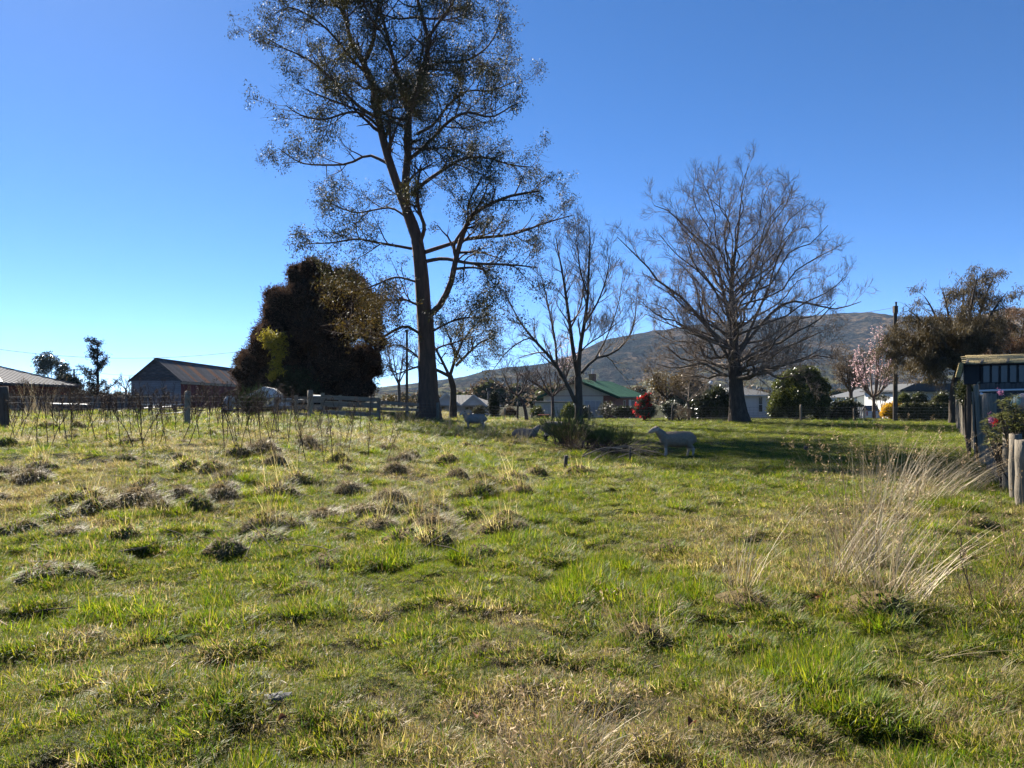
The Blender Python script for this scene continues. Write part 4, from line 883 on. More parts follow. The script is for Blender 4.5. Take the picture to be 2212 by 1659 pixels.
# ---- hip roofed red shed at the left edge
hA = W(2, 826, 50.); hB = W(172, 834.5, 62.); hP = W(40, 787, 57.)
shed = thing('hip_roof_shed', 'red shed with pale hipped iron roof at the left edge', 'shed', (hA[0], hA[1], float(zt(hA[0], hA[1]))))
dirx = (hB-hA)*np.array([1, 1, 0]); Lx = np.linalg.norm(dirx); dirx /= Lx; back = np.array([-dirx[1], dirx[0], 0])
zl = hA[2]; A = hA.copy(); B = hA+dirx*Lx; B[2] = zl; half = 7.5
Pk = (A+B)/2+back*Lx*.5; Pk = hP; Q_ = Pk+back*9-dirx*0; C_ = A+back*14; D_ = B+back*14
Pk = np.array([*((A+dirx*Lx*.5+back*4.2)[:2]), hP[2]]); Qk = Pk+back*7; 
def rl(p): return tuple(np.asarray(p)-np.array(shed.location))
th = np.array([0, 0, .08])
def roof_face(name, pts, mat, root, ref=None):
    pts = [np.asarray(p) for p in pts]; n = len(pts); mb = MB(); f0 = np.array(root.location)
    mb.add([p-f0 for p in pts]+[p-f0-th for p in pts], [tuple(range(n)), tuple(range(2*n-1, n-1, -1))]+[(i, n+i, n+(i+1) % n, (i+1) % n) for i in range(n)])
    return mb.obj(name, M[mat], root)
roof_face('roof_slope', [A, B, Pk], 'iron_white', shed); roof_face('roof_slope', [C_, A, Pk, Qk], 'iron_sunlit', shed)
roof_face('roof_slope', [B, D_, Qk, Pk], 'iron_white', shed); roof_face('roof_slope', [D_, C_, Qk], 'iron_white', shed)
MB().bar(rl(A+np.array([0, 0, .05])), rl(Pk+np.array([0, 0, .05])), .25, .05).obj('hip_cap', M['white_paint'], shed)
MB().bar(rl(B+np.array([0, 0, .05])), rl(Pk+np.array([0, 0, .05])), .25, .05).obj('hip_cap', M['roof_grey'], shed)
for k in range(1, 16):     # standing ribs of the front slope
    s = k/16; e = A+(B-A)*s; tpt = A+(Pk-A)*(2*s) if s < .5 else Pk+(B-Pk)*(2*s-1)
    MB().bar(rl(e+np.array([0, 0, .02])), rl(tpt+np.array([0, 0, .02])), .05, .03).obj('roof_rib', M['iron_white'], shed)
wi = .5; a_ = A+dirx*wi+back*wi; b_ = B-dirx*wi+back*wi; cz = np.array([0, 0, -.15]); dz = np.array([0, 0, -3.6])
for (p, q2) in ((a_, b_), (C_+dirx*wi-back*wi, a_), (b_, D_-dirx*wi-back*wi)):
    mb = MB(); mb.add([rl(p+cz), rl(q2+cz), rl(q2+dz), rl(p+dz)], [(0, 1, 2, 3)]); mb.obj('wall', M['paint_red'], shed)
MB().bar(rl(A+cz*.9), rl(B+cz*.9), .12, .12).obj('gutter', M['shed_black'], shed)
# ---- grey iron fence behind the weeds
cf = thing('iron_fence', 'low grey corrugated iron fence behind the tall weeds', 'fence', tuple(G(150, 47)))
f0 = np.array(cf.location); fa, fb = G(-60, 44), G(318, 52)
n = 20; vs, qs = corr_sheet(.98*np.linalg.norm(fb-fa)/n, 1.12, .16, .018); mesh_cf = None
du = nrm((fb-fa)*np.array([1, 1, 0]))
mesh_cf = mesh_np('iron_sheet', place_sheet(vs, (0, 0, 0), du, (0, 0, 1)), qs, M['iron_grey'], True)
for k in range(n):
    o = link('iron_sheet', mesh_cf, cf); p = fa+(fb-fa)*k/n; p[2] = float(zt(p[0], p[1]))+rc.uniform(-.05, .05); o.location = p-f0
for k in range(0, n+1, 4):
    p = fa+(fb-fa)*k/n-f0+np.array([0, -.12, 0]); MB().box(p[0]-.06, p[0]+.06, p[1]-.06, p[1]+.06, p[2]-.1, p[2]+1.25).obj('post', M['timber_grey'], cf)
# ---- brick house with green roof
hc = np.array([9.48, 68.]); rz = math.radians(-22.8); ca, sa = math.cos(rz), math.sin(rz); HW, HL = 3.5, 11.
cen = hc-np.array([ca*HW, sa*HW]); gz = float(zt(*cen)); ez = 1.88-gz; az2 = ez+1.42
house = thing('brick_house', 'brick house with green roof and cream boarded gable', 'house', (cen[0], cen[1], gz), rz)
MB().box(-HW, HW, .05, HL, -.2, ez).obj('wall', M['brick'], house)
MB().box(-HW-.01, 2.35, 0, .05, -.1, ez-.05).obj('front_wall', M['cream_board'], house)
MB().prism([(-HW, ez), (HW, ez), (0, az2-.05)], .02, .3).obj('gable_board', M['cream_board'], house)
for k in range(34):
    x = -3.3+k*.2; zt_ = ez+(az2-.06-ez)*(1-abs(x)/HW)
    MB().box(x-.012, x+.012, -.004, .022, ez+.005, zt_-.03).obj('batten', M['cream_board'], house)
for sgn in (1, -1):
    n0 = np.array([sgn*(az2-ez), 0, HW]); n0 = n0/np.linalg.norm(n0)*.12; e = np.array([sgn*(HW+.45), 0, ez-.45*(az2-ez)/HW]); r0 = np.array([0, 0, az2])
    mb = MB(); y0, y1 = -.45, HL+.45
    pts = [r0+[0, y0, 0], e+[0, y0, 0], e+[0, y1, 0], r0+[0, y1, 0]]; mb.add([p+n0 for p in pts]+pts, [(0, 1, 2, 3), (7, 6, 5, 4), (0, 4, 5, 1), (1, 5, 6, 2), (2, 6, 7, 3), (3, 7, 4, 0)]); rf_ = mb.obj('roof_slope', M['roof_green'], house)
    for k in range(18):
        y = y0+.3+k*(y1-y0-.6)/17; MB().bar(r0+n0*1.1+[0, y, 0], e+n0*1.1+[0, y, 0], .05, .04).obj('roof_rib', M['roof_green'], rf_)
    MB().bar(r0+[0, y0-.03, -.02], e+[0, y0-.03, -.02], .05, .22).obj('barge_board', M['trim_green'], house)
    MB().bar(e+[sgn*.05, y0, 0], e+[sgn*.05, y1, 0], .12, .12).obj('gutter', M['trim_green'], house)
ch = MB(); ch.box(-.3, .3, 4.2, 4.75, az2-.4, az2+.75); ch.obj('chimney', M['brick'], house); MB().tube([(0, 4.5, az2+.75), (0, 4.5, az2+1.25)], .09).obj('flue', M['pvc_white'], house)
window(house, .55, 2.2, 0, .5, 2.0, 3, 1, 'white_paint', 'curtain'); window(house, -3.2, -.9, 0, .5, 1.95, 3, 1, 'white_paint', 'curtain')
window(house, 2.9, 3.7, HW, 1.0, 2.0, 1, 1, axis='x'); window(house, 6.2, 7.2, HW, 1.0, 2.0, 2, 1, axis='x'); window(house, 9.0, 9.8, HW, .9, 2.0, 1, 1, axis='x')
MB().box(HW+.003, HW+.06, 5., 5.85, 0, 2.05).obj('door', M['white_paint'], house)
bw = thing('bay_window', 'pale glazed sun porch left of the brick house gable', 'porch', tuple(G(1185, 66.5)), rz)
MB().box(-1.5, 1.55, .5, 3, -.3, 1.75).obj('wall', M['white_paint'], bw)
window(bw, -1.45, 1.5, .5, .25, 1.65, 4, 1, 'white_paint', 'curtain'); MB().box(-1.7, 1.75, .3, 3.2, 1.752, 1.85).obj('roof', M['roof_grey'], bw)
# ---- white house with grey iron roof
def hip_house(name, label, px0, px1, d, eave, ridge, wall, roof, rz=0., dep=8., hipx=3., wins=()):
    a = W(px0, eave, d); b = W(px1, eave, d); c = (a+b)/2; gz = float(zt(c[0], c[1])); w = (b[0]-a[0])/2; e = a[2]-gz; r = W(0, ridge, d)[2]-gz
    h = thing(name, label, 'house', (c[0], c[1], gz), rz)
    MB().box(-w, w, 0, dep, -.3, e).obj('wall', M[wall], h)
    o = .4; base = [(-w-o, -o, e-.05), (w+o, -o, e-.05), (w+o, dep+o, e-.05), (-w-o, dep+o, e-.05)]; k1, k2 = (-w+hipx, dep/2, r), (w-hipx, dep/2, r)
    for pts in ([base[0], base[1], k2, k1], [base[1], base[2], k2], [base[2], base[3], k1, k2], [base[3], base[0], k1]):
        mb = MB(); n = len(pts); P_ = [np.array(p) for p in pts]; mb.add(P_+[p-np.array([0, 0, .07]) for p in P_], [tuple(range(n)), tuple(range(2*n-1, n-1, -1))]+[(i, n+i, n+(i+1) % n, (i+1) % n) for i in range(n)]); mb.obj('roof_slope', M[roof], h)
    nr = int((2*w+2*o)/.45)
    for k in range(nr):
        x = -w-o+.2+k*(2*w+2*o-.4)/nr
        s = min(1, (x+w+o)/(hipx+o), (w+o-x)/(hipx+o)); p0 = np.array(base[0]); MB().bar((x, -o, e-.035), (x, -o+(dep/2+o)*s, e-.035+(r-e+.05)*s), .05, .04).obj('roof_rib', M[roof], h)
    MB().bar((-w-o, -o-.06, e-.1), (w+o, -o-.06, e-.1), .12, .1).obj('gutter', M['white_paint'], h)
    for (x0, x1, z0, z1, nx, nz) in wins: window(h, x0*w, x1*w, 0, z0*e, z1*e, nx, nz)
    return h
hip_house('white_house', 'white house with grey iron roof behind the big bare trunk', 1560, 1668, 74, 852, 831, 'white_paint', 'roof_grey', 0, 8, 2.6, [(.43, .63, .3, .92, 1, 2), (.82, .96, .3, .92, 1, 2), (-.6, -.3, .35, .9, 2, 1)])
MB_ = MB(); MB_.tube([(0, 0, 0), (0, 0, 1.3)], .12, 8); 
wh = bpy.data.objects['white_house']; MB().tube([(-2.9, 3., 2.6), (-2.9, 3., 3.7)], .13).obj('flue', M['roof_grey'], wh); MB().tube([(-2.9, 3., 3.7), (-2.75, 2.9, 3.9)], [.2, .16]).obj('flue_cowl', M['pvc_white'], wh)
hip_house('grey_roof_cottage', 'cottage with dark grey roof and white walls past the gum trunk', 925, 1075, 88, 874, 853, 'white_paint', 'roof_dark', math.radians(6), 9, 3., [(-.75, -.5, .3, .8, 2, 1), (.05, .3, .3, .8, 2, 1), (.5, .75, .3, .8, 2, 1)])
cot = bpy.data.objects['grey_roof_cottage']
for k, (x, w_) in enumerate([(-2.0, 1.5), (1.2, 1.3)]):
    e = W(0, 874, 88)[2]-cot.location[2]; pk = e+w_*.85
    MB().prism([(x-w_, e-.1), (x+w_, e-.1), (x, pk-.05)], -1.2, -.6).obj('gable', M['white_paint'], cot)
    for sgn in (1, -1): MB().bar((x, -.2, pk), (x+sgn*(w_+.25), -.2, e-.2), 2.4, .08).obj('gable_roof', M['roof_dark'], cot)
    for sgn in (1, -1): MB().bar((x, -1.45, pk+.02), (x+sgn*(w_+.25), -1.45, e-.2), .06, .2).obj('barge_board', M['white_paint'], cot)
MB().box(3.1, 3.45, 1.8, 2.2, e, e+1.7).obj('chimney', M['roof_grey'], cot); MB().box(2.95, 3.6, 1.7, 2.3, e+1.7, e+2.).obj('chimney_pot', M['shed_black'], cot)
# ---- pale garage and villa on the right
g0 = G(1935, 82); ga = thing('garage', 'pale garage with low gable, shade blue put into its walls, behind the magnolia', 'garage', tuple(g0))
e = W(0, 858, 82)[2]-g0[2]; pk = W(0, 836, 82)[2]-g0[2]; w_ = 4.3
MB().prism([(-w_, -.2), (w_, -.2), (w_, e), (0, pk), (-w_, e)], 0, 7).obj('wall', M['pale_wall_shade'], ga)
for sgn in (1, -1): MB().bar((0, 3.3, pk+.07), (sgn*(w_+.35), 3.3, e+.07-.08*(pk-e)), 7.4, .08).obj('roof_slope', M['roof_grey'], ga)
window(ga, -2.4, -.7, 0, .35, 1.25, 2, 1, 'shed_black', 'glass')
g0 = G(2010, 72); vi = thing('villa', 'white villa with porch posts behind the clipped hedge', 'house', tuple(g0))
e = W(0, 846, 72)[2]-g0[2]; MB().box(-2.6, 4.6, 1.6, 8, -.2, e).obj('wall', M['white_paint'], vi); MB().box(-3, 5, -.1, 8.3, e+.003, e+.14).obj('roof_edge', M['roof_dark'], vi)
MB().prism([(-3., e+.145), (5, e+.145), (3.5, e+.8), (-1.5, e+.8)], 0, 8.2).obj('roof', M['roof_grey'], vi)
for x in (-2.5, -1.4, .6, 2.4, 4.4): MB().box(x-.07, x+.07, .1, .24, -.2, e).obj('porch_post', M['white_paint'], vi)
window(vi, -.9, .2, 1.6, .7, 2., 1, 2); window(vi, 1.4, 3.4, 1.6, .8, 2., 3, 1)
wf = thing('white_fence', 'short white paling fence near the triangular sign', 'fence', tuple(G(1852, 60)))
for k in range(9):
    MB().box(-.75+k*.17, -.63+k*.17, 0, .03, -.1, .98+.03*(k % 2)).obj('paling', M['white_paint'], wf)
for z in (.25, .8): MB().box(-.8, .85, .032, .08, z-.04, z+.04).obj('rail', M['white_paint'], wf)
sg = thing('triangle_sign', 'dark framed triangular sign on a post beside the white fence', 'sign', tuple(G(1868, 58.5)))
MB().tube([(0, 0, -.1), (0, 0, .82)], .035, 8).obj('post', M['sign_black'], sg); MB().prism([(-.24, .62), (.24, .62), (.24, .72), (0, 1.1), (-.24, .72)], -.05, -.02).obj('board', M['sign_black'], sg)
MB().prism([(-.1, .76), (.1, .76), (0, .95)], -.06, -.052).obj('white_panel', M['white_paint'], sg); MB().box(-.19, .19, -.06, -.052, .64, .69).obj('white_panel', M['white_paint'], sg)
# parked car seen end on
cr_ = thing('parked_car', 'pale car with red tail light behind the magnolia trunk', 'car', tuple(G(1888, 66)), math.radians(12))
def loft(rings):
    v = np.concatenate(rings); n = len(rings[0]); return v, [(i*n+j, i*n+(j+1) % n, (i+1)*n+(j+1) % n, (i+1)*n+j) for i in range(len(rings)-1) for j in range(n)]+[tuple(range(n))[::-1], tuple(range((len(rings)-1)*n, len(rings)*n))]
sec = lambda y, w, z0, z1: np.array([(-w, y, z0), (w, y, z0), (w*1.02, y, (z0+z1)/2), (w*.92, y, z1), (-w*.92, y, z1), (-w*1.02, y, (z0+z1)/2)])
mb = MB(); mb.add(*loft([sec(0, .75, .35, .85), sec(.15, .82, .25, .95), sec(3., .84, .22, .95), sec(4.1, .8, .25, .75), sec(4.2, .7, .35, .65)])); mb.obj('body', M['boat_white'], cr_)
mb = MB(); mb.add(*loft([sec(.2, .74, .951, 1.1), sec(.6, .72, .951, 1.45), sec(2., .72, .951, 1.47), sec(2.9, .76, .951, 1.)])); mb.obj('cabin', M['glass'], cr_)
for x in (-.74, .74):
    MB().box(x-.08, x+.08, -.04, .06, .55, .92).obj('tail_light', M['car_red'], cr_)
    for y in (.8, 3.3): MB().tube([(x-.12, y, .3), (x+.12, y, .3)], .3, 14).obj('wheel', M['shed_black'], cr_)

# ---- mossy shed on the right
d0 = 20.6; sx0 = (2117-1106)/F*d0; rzs = math.radians(-30)
ms = thing('mossy_shed', 'dark board shed with mossy shingle roof behind the post fence', 'shed', (sx0, d0, float(zt(sx0, d0))), rzs)
MB().box(0, 4., .06, 2.6, -.1, 2.5).obj('wall_frame', M['shed_black'], ms)
for k in range(34): MB().box(k*.117+.003, k*.117+.114, .006*(k % 2), .055, 0, 2.06+.012*(k % 3)).obj('board', M['shed_board'], ms)
for k in range(19): MB().box(.075+k*.205, .075+k*.205+.15, .02, .058, 2.1, 2.56).obj('panel', M['shed_panel'], ms)
for k in range(20): MB().box(.03+k*.205, .03+k*.205+.026, -.012, .057, 2.08, 2.58).obj('mullion', M['shed_black'], ms)
MB().box(-.4, 4.2, -.14, 2.8, 2.585, 2.612).obj('roof_deck', M['shed_black'], ms)
for k in range(8):
    for j in range(15):
        x = -.42+j*.3+(k % 2)*.12; z = 2.615+k*.042+rc.uniform(0, .008); y = -.17+k*.3
        MB().add([(x, y, z), (x+.29, y, z+.003), (x+.29, y+.34, z+.055), (x, y+.34, z+.052), (x, y, z+.022), (x+.29, y, z+.025), (x+.29, y+.34, z+.062), (x, y+.34, z+.06)], [(3, 2, 1, 0), (4, 5, 6, 7), (0, 1, 5, 4), (1, 2, 6, 5), (2, 3, 7, 6), (3, 0, 4, 7)]).obj('shingle', M['moss_shingle'], ms)
for k in range(8):        # stepped shingles of the left end
    MB().box(-.50-.012*k, -.40-.008*k, -.18+.01*k, .7, 2.655-.05*k-.042, 2.655-.05*k).obj('shingle', M['moss_shingle'], ms)
MB().box(-.38, -.01, .02, .6, 2.05, 2.58).obj('soffit', M['shed_black'], ms); MB().box(-.3, -.2, .3, .5, 0, 2.05).obj('post', M['timber_dark'], ms)
for x in (-.33, 0.02, .62, 1.2, 1.8): MB().bar((x, -.2, 2.63), (x+.05, .15, 2.735), .05, .05).obj('rafter_end', M['timber_grey'], ms)
pp = MB(); pp.tube([(-.02, -.06, 1.865), (.6, -.06, 1.885), (4., -.06, 1.96)], .028, 10); pp.obj('gutter_pipe', M['pvc_white'], ms)
pp = MB(); pp.tube([(.0, -.08, 1.80), (.05, -.09, 1.77), (.22, -.14, 1.61), (.27, -.16, 1.54), (.262, -.16, 1.43)], .034, 10); pp.obj('downpipe', M['pvc_white'], ms)
MB().bar((-.12, -.1, 1.98), (-.01, -.06, 2.12), .05, .03).obj('bracket', M['timber_grey'], ms)

# ------------------------------------------------------------------ poles and lines
def pole(name, label, px, d, top, r, arms=(), base=None, mat='timber_dark'):
    loc = G(px, d); tz = W(px, top, d)[2]-loc[2]; p = thing(name, label, 'pole', tuple(loc))
    MB().tube([(0, 0, -.3), (0, 0, tz*.5), (0, 0, tz)], [r, r*.88, r*.75], 10).obj('shaft', M[mat], p)
    for z, w_ in arms:
        a = MB(); a.bar((-w_, -.12, tz-z), (w_, -.12, tz-z), .1, .12); ar = a.obj('crossarm', M[mat], p)
        for x in (-.9, -.45, .45, .9): MB().tube([(x*w_, -.12, tz-z+.06), (x*w_, -.12, tz-z+.28)], [.05, .07], 8).obj('insulator', M['pvc_white'], ar)
        MB().bar((-.5*w_, -.12, tz-z-.06), (0, -.06, tz-z-.7), .05, .05).obj('brace', M[mat], p); MB().bar((.5*w_, -.12, tz-z-.06), (0, -.06, tz-z-.7), .05, .05).obj('brace', M[mat], p)
    return p
pole('power_pole', 'far power pole with two crossarms between roof and spruce', 160, 120, 797, .17, [(.15, 1.3), (.95, 1.1)])
p = pole('power_pole', 'tall dark pole rising in front of the weeping tree', 1934, 54, 661, .17)
tz = W(0, 661, 54)[2]-p.location[2]; MB().box(-.13, .13, -.14, .14, tz-.5, tz+.003).obj('pole_top', M['timber_dark'], p); MB().tube([(.06, 0, tz), (.06, 0, tz+.3)], [.05, .08], 8).obj('insulator', M['shed_black'], p)
pole('power_pole', 'slim pole standing left of the gum trunk', 879, 66, 712, .13)
pole('power_pole', 'power pole hidden behind the huge cypress', 640, 62, 700, .14)
pole('power_pole', 'power pole beyond the left edge of the view', -260, 62, 700, .14)
def wire(label, a, b, sag, r=.02, name='power_line'):
    a, b = np.asarray(a), np.asarray(b); s = np.linspace(0, 1, 40)[:, None]; p = a+(b-a)*s; p[:, 2] -= sag*4*(s*(1-s))[:, 0]; m_ = p[20].copy()
    v, q = tubes((p-m_)[None], np.full((1, 40), r), 5); o = link(name, mesh_np(name, v, q, M['cable'], True)); o.location = m_; return tag(o, label, 'wire')
wire('single black power line sagging across the left sky', W(-260, 702, 62), W(640, 741, 62), 1.95)
wire('thin line running right from the far crossarm pole', W(171, 800, 120), W(420, 800, 140), .9, .018)
wire('faint wire crossing the sky left of the weeping tree', W(1560, 690, 75), W(1934, 664, 54), .5, .012)
# ------------------------------------------------------------------ fences
def post_mesh(name, h, r, mat, seed, lean=(0, 0), sides=10, taper=.93):
    r_ = np.random.default_rng(seed); mb = MB(); k = 6
    p = np.array([[lean[0]*s, lean[1]*s, -.25+(h+.25)*s] for s in np.linspace(0, 1, k)]); p[1:-1, :2] += r_.normal(0, r*.05, (k-2, 2))
    v, q = tubes(p[None], (r*np.linspace(1, taper, k))[None], sides); v = v.reshape(k, sides, 3); v = p[:, None]+(v-p[:, None])*(1+.07*r_.standard_normal((1, sides, 1))); v[-1, :, 2] += r_.normal(0, .012, sides)
    mb.add(v.reshape(-1, 3), [tuple(x) for x in q]+[tuple(range((k-1)*sides, k*sides))]); return mb.mesh(name, M[mat], True)
def wires(parent, pts, zs, r=.004, name='wire'):
    loc = np.array(parent.location)
    for z in zs:
        p = []
        for a, b in zip(pts[:-1], pts[1:]):
            for s in np.linspace(0, 1, 6, endpoint=False): c = a+(b-a)*s; c = c.copy(); c[2] += z-.02*math.sin(math.pi*s); p.append(c)
        c = pts[-1].copy(); c[2] += z; p.append(c)
        v, q = tubes((np.array(p)-loc)[None], np.full((1, len(p)), r), 4); link(name, mesh_np(name, v, q, M['wire'], True), parent)
# wire fence across the left of the paddock
FP = [(-140, 20.5, 1.3, .14), (8, 22.5, 1.32, .155), (403, 25.3, 1.18, .11), (671, 30.5, 1.28, .125), (800, 36, 1.12, .11), (880, 40, 1.0, .10), (945, 43.0, 1.1, .10)]
pf = thing('paddock_fence', 'old wire fence with mossy round posts across the left paddock', 'fence', tuple(G(403, 25.3)))
f0 = np.array(pf.location); base = []
for k, (px, d, h, r) in enumerate(FP):
    p = G(px, d); base.append(p); o = link('post', post_mesh('post', h, r, 'timber_dark' if k in (1,) else 'timber_grey', 100+k, (rc.uniform(-.05, .05), 0)), pf, tuple(p-f0))
wires(pf, base, (.25, .45, .65, .85, 1.02), .003)
# weathered stock yard of rails
sy = thing('stock_yard', 'weathered grey timber stockyard rails before the huge cypress', 'fence', tuple(G(735, 34.5)))
f0 = np.array(sy.location)
yd = [(596, 36.5, 1.0), (697, 34.5, 1.22), (818, 34.5, 1.08)]
def syp(px, d): return G(px, d)
for k, (px, d, h) in enumerate(yd+[(640, 35.5, .95), (735, 40, 1.1), (640, 41, 1.1)]):
    p = G(px, d); MB().box(-.075, .075, -.075, .075, -.2, h).obj('post', M['timber_grey'], sy, loc=tuple(p-f0))
def rail(a, b, z, hgt, name='rail'):
    pa, pb = syp(*a)-f0, syp(*b)-f0; MB().bar(pa+[0, -.10, z], pb+[0, -.10, z], .04, hgt).obj(name, M['timber_rail'], sy)
for z, hg in ((1.02, .19), (.74, .24), (.32, .20)): rail((697, 34.5), (820, 34.5), z, hg)
for z, hg in ((.82, .15), (.5, .14), (.2, .13)): rail((598, 36.5), (697, 34.5), z, hg)
for z, hg in ((.9, .16), (.6, .15)): rail((818, 34.6), (905, 42), z, hg)
rail((640, 41), (740, 40), .9, .15); rail((640, 41), (740, 40), .5, .15)
# palisade of round posts on the right
ps = thing('post_palisade', 'close row of round grey posts along the right side', 'fence', (10.0, 15.5, float(zt(10., 15.5))))
f0 = np.array(ps.location); ry = [9.2, 11.0, 12.2, 13.3, 14.2, 15.1, 16.0]; ry2 = [17.2, 17.75, 18.4, 19.0, 19.7, 20.5, 21.3, 22.2, 23.2, 24.3, 25.5, 26.8, 28.2, 29.8, 31.5, 33.4, 35.5, 38, 41]
for k, y in enumerate(ry+ry2):
    x = 7.72+(y-11.2)*.568; h = (1.05 if y < 17 else 1.72)+rc.uniform(-.09, .06); r = (.112 if y < 14 else .095)*rc.uniform(.85, 1.15)
    if 13.5 < y < 17: h -= .12
    p = np.array([x, y, float(zt(x, y))]); link('post', post_mesh('post', h, r, 'timber_grey', 200+k, (rc.uniform(-.06, .06), rc.uniform(-.05, .05))), ps, tuple(p-f0))
for k in range(0, 30, 2):         # palings behind the near posts
    y = 9.0+k*.235; x = 7.95+(y-11.2)*.568; h = .68+rc.uniform(-.12, .12)
    MB().box(-.012, .012, -.085, .085, -.1, h).obj('paling', M['timber_dark'], ps, loc=(x-f0[0], y-f0[1], float(zt(x, y))-f0[2]))
a = np.array([7.85, 11.2, .7])-f0; MB().bar((8.0-f0[0]-1.3, 9-f0[1], .72), (8.0-f0[0]+2.9, 16.3-f0[1], .72), .05, .1).obj('rail', M['timber_dark'], ps)
lb = thing('leaning_board', 'weathered grey board leaning above the palisade by the shed', 'board', tuple(G(2121, 18.9)))
o = MB().box(-.02, .02, -.10, .10, 0, 2.02).obj('plank', M['timber_grey'], lb); o.rotation_euler = (0, math.radians(-4), math.radians(-55))
o = MB().box(-.02, .02, -.10, .10, 0, 1.85).obj('plank', M['timber_grey'], lb, loc=(-.06, .12, 0)); o.rotation_euler = (0, math.radians(-2), math.radians(-48))
# garden wire fence with netting, and the low lattice edging
gf = thing('garden_fence', 'wire netting fence with timber posts before the houses', 'fence', tuple(G(1300, 53)))
f0 = np.array(gf.location)
GP = [(985, 52.5, 1.1), (1090, 53, .95), (1118, 52.6, 1.35), (1272, 52.6, 1.15), (1452, 52.8, 1.15), (1730, 53, 1.15), (1845, 53, .9), (2062, 50.5, 1.25)]
base = []
for k, (px, d, h) in enumerate(GP):
    p = G(px, d); base.append(p); link('post', post_mesh('post', h, .075, 'timber_grey' if k % 2 else 'timber_dark', 300+k, (rc.uniform(-.04, .04), 0), 8), gf, tuple(p-f0))
wires(gf, base, (.1, .25, .42, .6, .8, 1.0), .006)
net = []
for a, b in zip(base[:-1], base[1:]):
    n = max(2, int(np.linalg.norm(b-a)/.3))
    for k in range(n): c = a+(b-a)*k/n-f0; net.append([c, c+[0, 0, .5], c+[0, 0, 1.0]])
v, q = tubes(np.array(net), np.full((len(net), 3), .004), 3); tag(link('netting', mesh_np('netting', v, q, M['wire']), gf), kind='stuff')
le = thing('lattice_edging', 'low dark lattice edging along the foot of the netting', 'fence', tuple(G(1600, 52.3)))
f0 = np.array(le.location); fa, fb = G(1500, 52.3), G(1736, 52.3); n = 44
for k in range(n):
    a = fa+(fb-fa)*k/n-f0; b = fa+(fb-fa)*(k+1)/n-f0
    MB().bar(a+[0, 0, .02], b+[0, 0, .26], .015, .02).obj('lath', M['timber_dark'], le); MB().bar(a+[0, .02, .26], b+[0, .02, .02], .015, .02).obj('lath', M['timber_dark'], le)
MB().bar(fa-f0+[0, 0, .28], fb-f0+[0, 0, .28], .03, .03).obj('rail', M['timber_grey'], le)

# ------------------------------------------------------------------ yard clutter on the left
bt = thing('motor_boat', 'old white cabin boat parked behind the wispy broom bush', 'boat', tuple(G(560, 43)), math.radians(8))
k1 = [(-1.9, .05, .55), (-1.6, .5, .45), (-.6, .82, .35), (.9, .85, .35), (1.7, .8, .35)]
rings = [np.array([(x, -w_, .95), (x, -w_*.85, .5), (x, 0, z), (x, w_*.85, .5), (x, w_, .95), (x, 0, .96)]) for x, w_, z in k1]
mb = MB(); mb.add(*loft(rings)); mb.obj('hull', M['boat_white'], bt)
mb = MB(); mb.add(*loft([np.array([(x, -w_, .955), (x, w_, .955), (x, w_*.75, z), (x, -w_*.75, z)]) for x, w_, z in [(-1.0, .6, 1.0), (-.2, .72, 1.28), (.35, .75, 1.62), (.9, .72, 1.5), (1.25, .7, 1.2), (1.3, .66, 1.0)]])); mb.obj('cabin', M['boat_white'], bt)
mb = MB(); mb.add([(.35, -.60, 1.28), (.85, -.60, 1.22), (1.1, -.615, 1.06), (.3, -.66, 1.05)], [(0, 1, 2, 3)]); mb.add([(.35, -.62, 1.28), (.85, -.62, 1.22), (1.1, -.635, 1.06), (.3, -.68, 1.05)], [(0, 1, 2, 3)]); mb.obj('side_window', M['glass'], bt)
mb = MB(); mb.add([(-.18, -.50, 1.30), (-.18, .50, 1.30), (.32, .52, 1.61), (.32, -.52, 1.61)], [(0, 1, 2, 3)]); o = mb.obj('windscreen', M['boat_blue'], bt); o.location = (-.012, 0, .012)
MB().bar((-1.9, -.8, .96), (1.7, -.83, .97), .05, .05).obj('rub_rail', M['roof_grey'], bt); MB().box(-1.4, 1.4, -.3, .3, -.1, .34).obj('cradle', M['timber_dark'], bt)
dr = thing('plastic_drum', 'pale blue ribbed drum tipped over in the weeds', 'drum', tuple(G(494, 40)+np.array([0, 0, .55])))
mb = MB(); z = np.linspace(-.42, .42, 15); mb.tube([(0, 0, a) for a in z], [.26]+[.29+.012*math.sin(a*30) for a in z[1:-1]]+[.26], 18); o = mb.obj('barrel', M['drum_blue'], dr, smooth=True); o.rotation_euler = (math.radians(30), math.radians(28), 0)
o = MB().tube([(0, 0, .43), (0, 0, .46)], [.25, .24], 18).obj('lid', M['white_paint'], dr); o.rotation_euler = (math.radians(30), math.radians(28), 0)
MB().box(-.3, .3, -.25, .25, -.6, -.28).obj('pallet', M['timber_dark'], dr)
for k in range(16):
    p = G(rc.uniform(300, 420), rc.uniform(38, 42)); L_ = rc.uniform(1., 2.6); a = rc.uniform(-.5, .5); z = rc.uniform(.03, .55)*(1-abs(k-8)/12)
    o = MB().box(-L_/2, L_/2, -.06, .06, -.02, .02).obj('loose_plank', M['timber_rail'] if k % 3 else M['white_paint']); o.location = (p[0], p[1], p[2]+z); o.rotation_euler = (rc.uniform(-.2, .2), rc.uniform(-.12, .12), a)
    tag(o, 'grey loose plank in the timber heap before the barn' if k % 3 else 'whitened loose plank in the timber heap before the barn', 'plank', 'planks heaped before the barn' if k % 3 else 'whitened planks heaped before the barn')
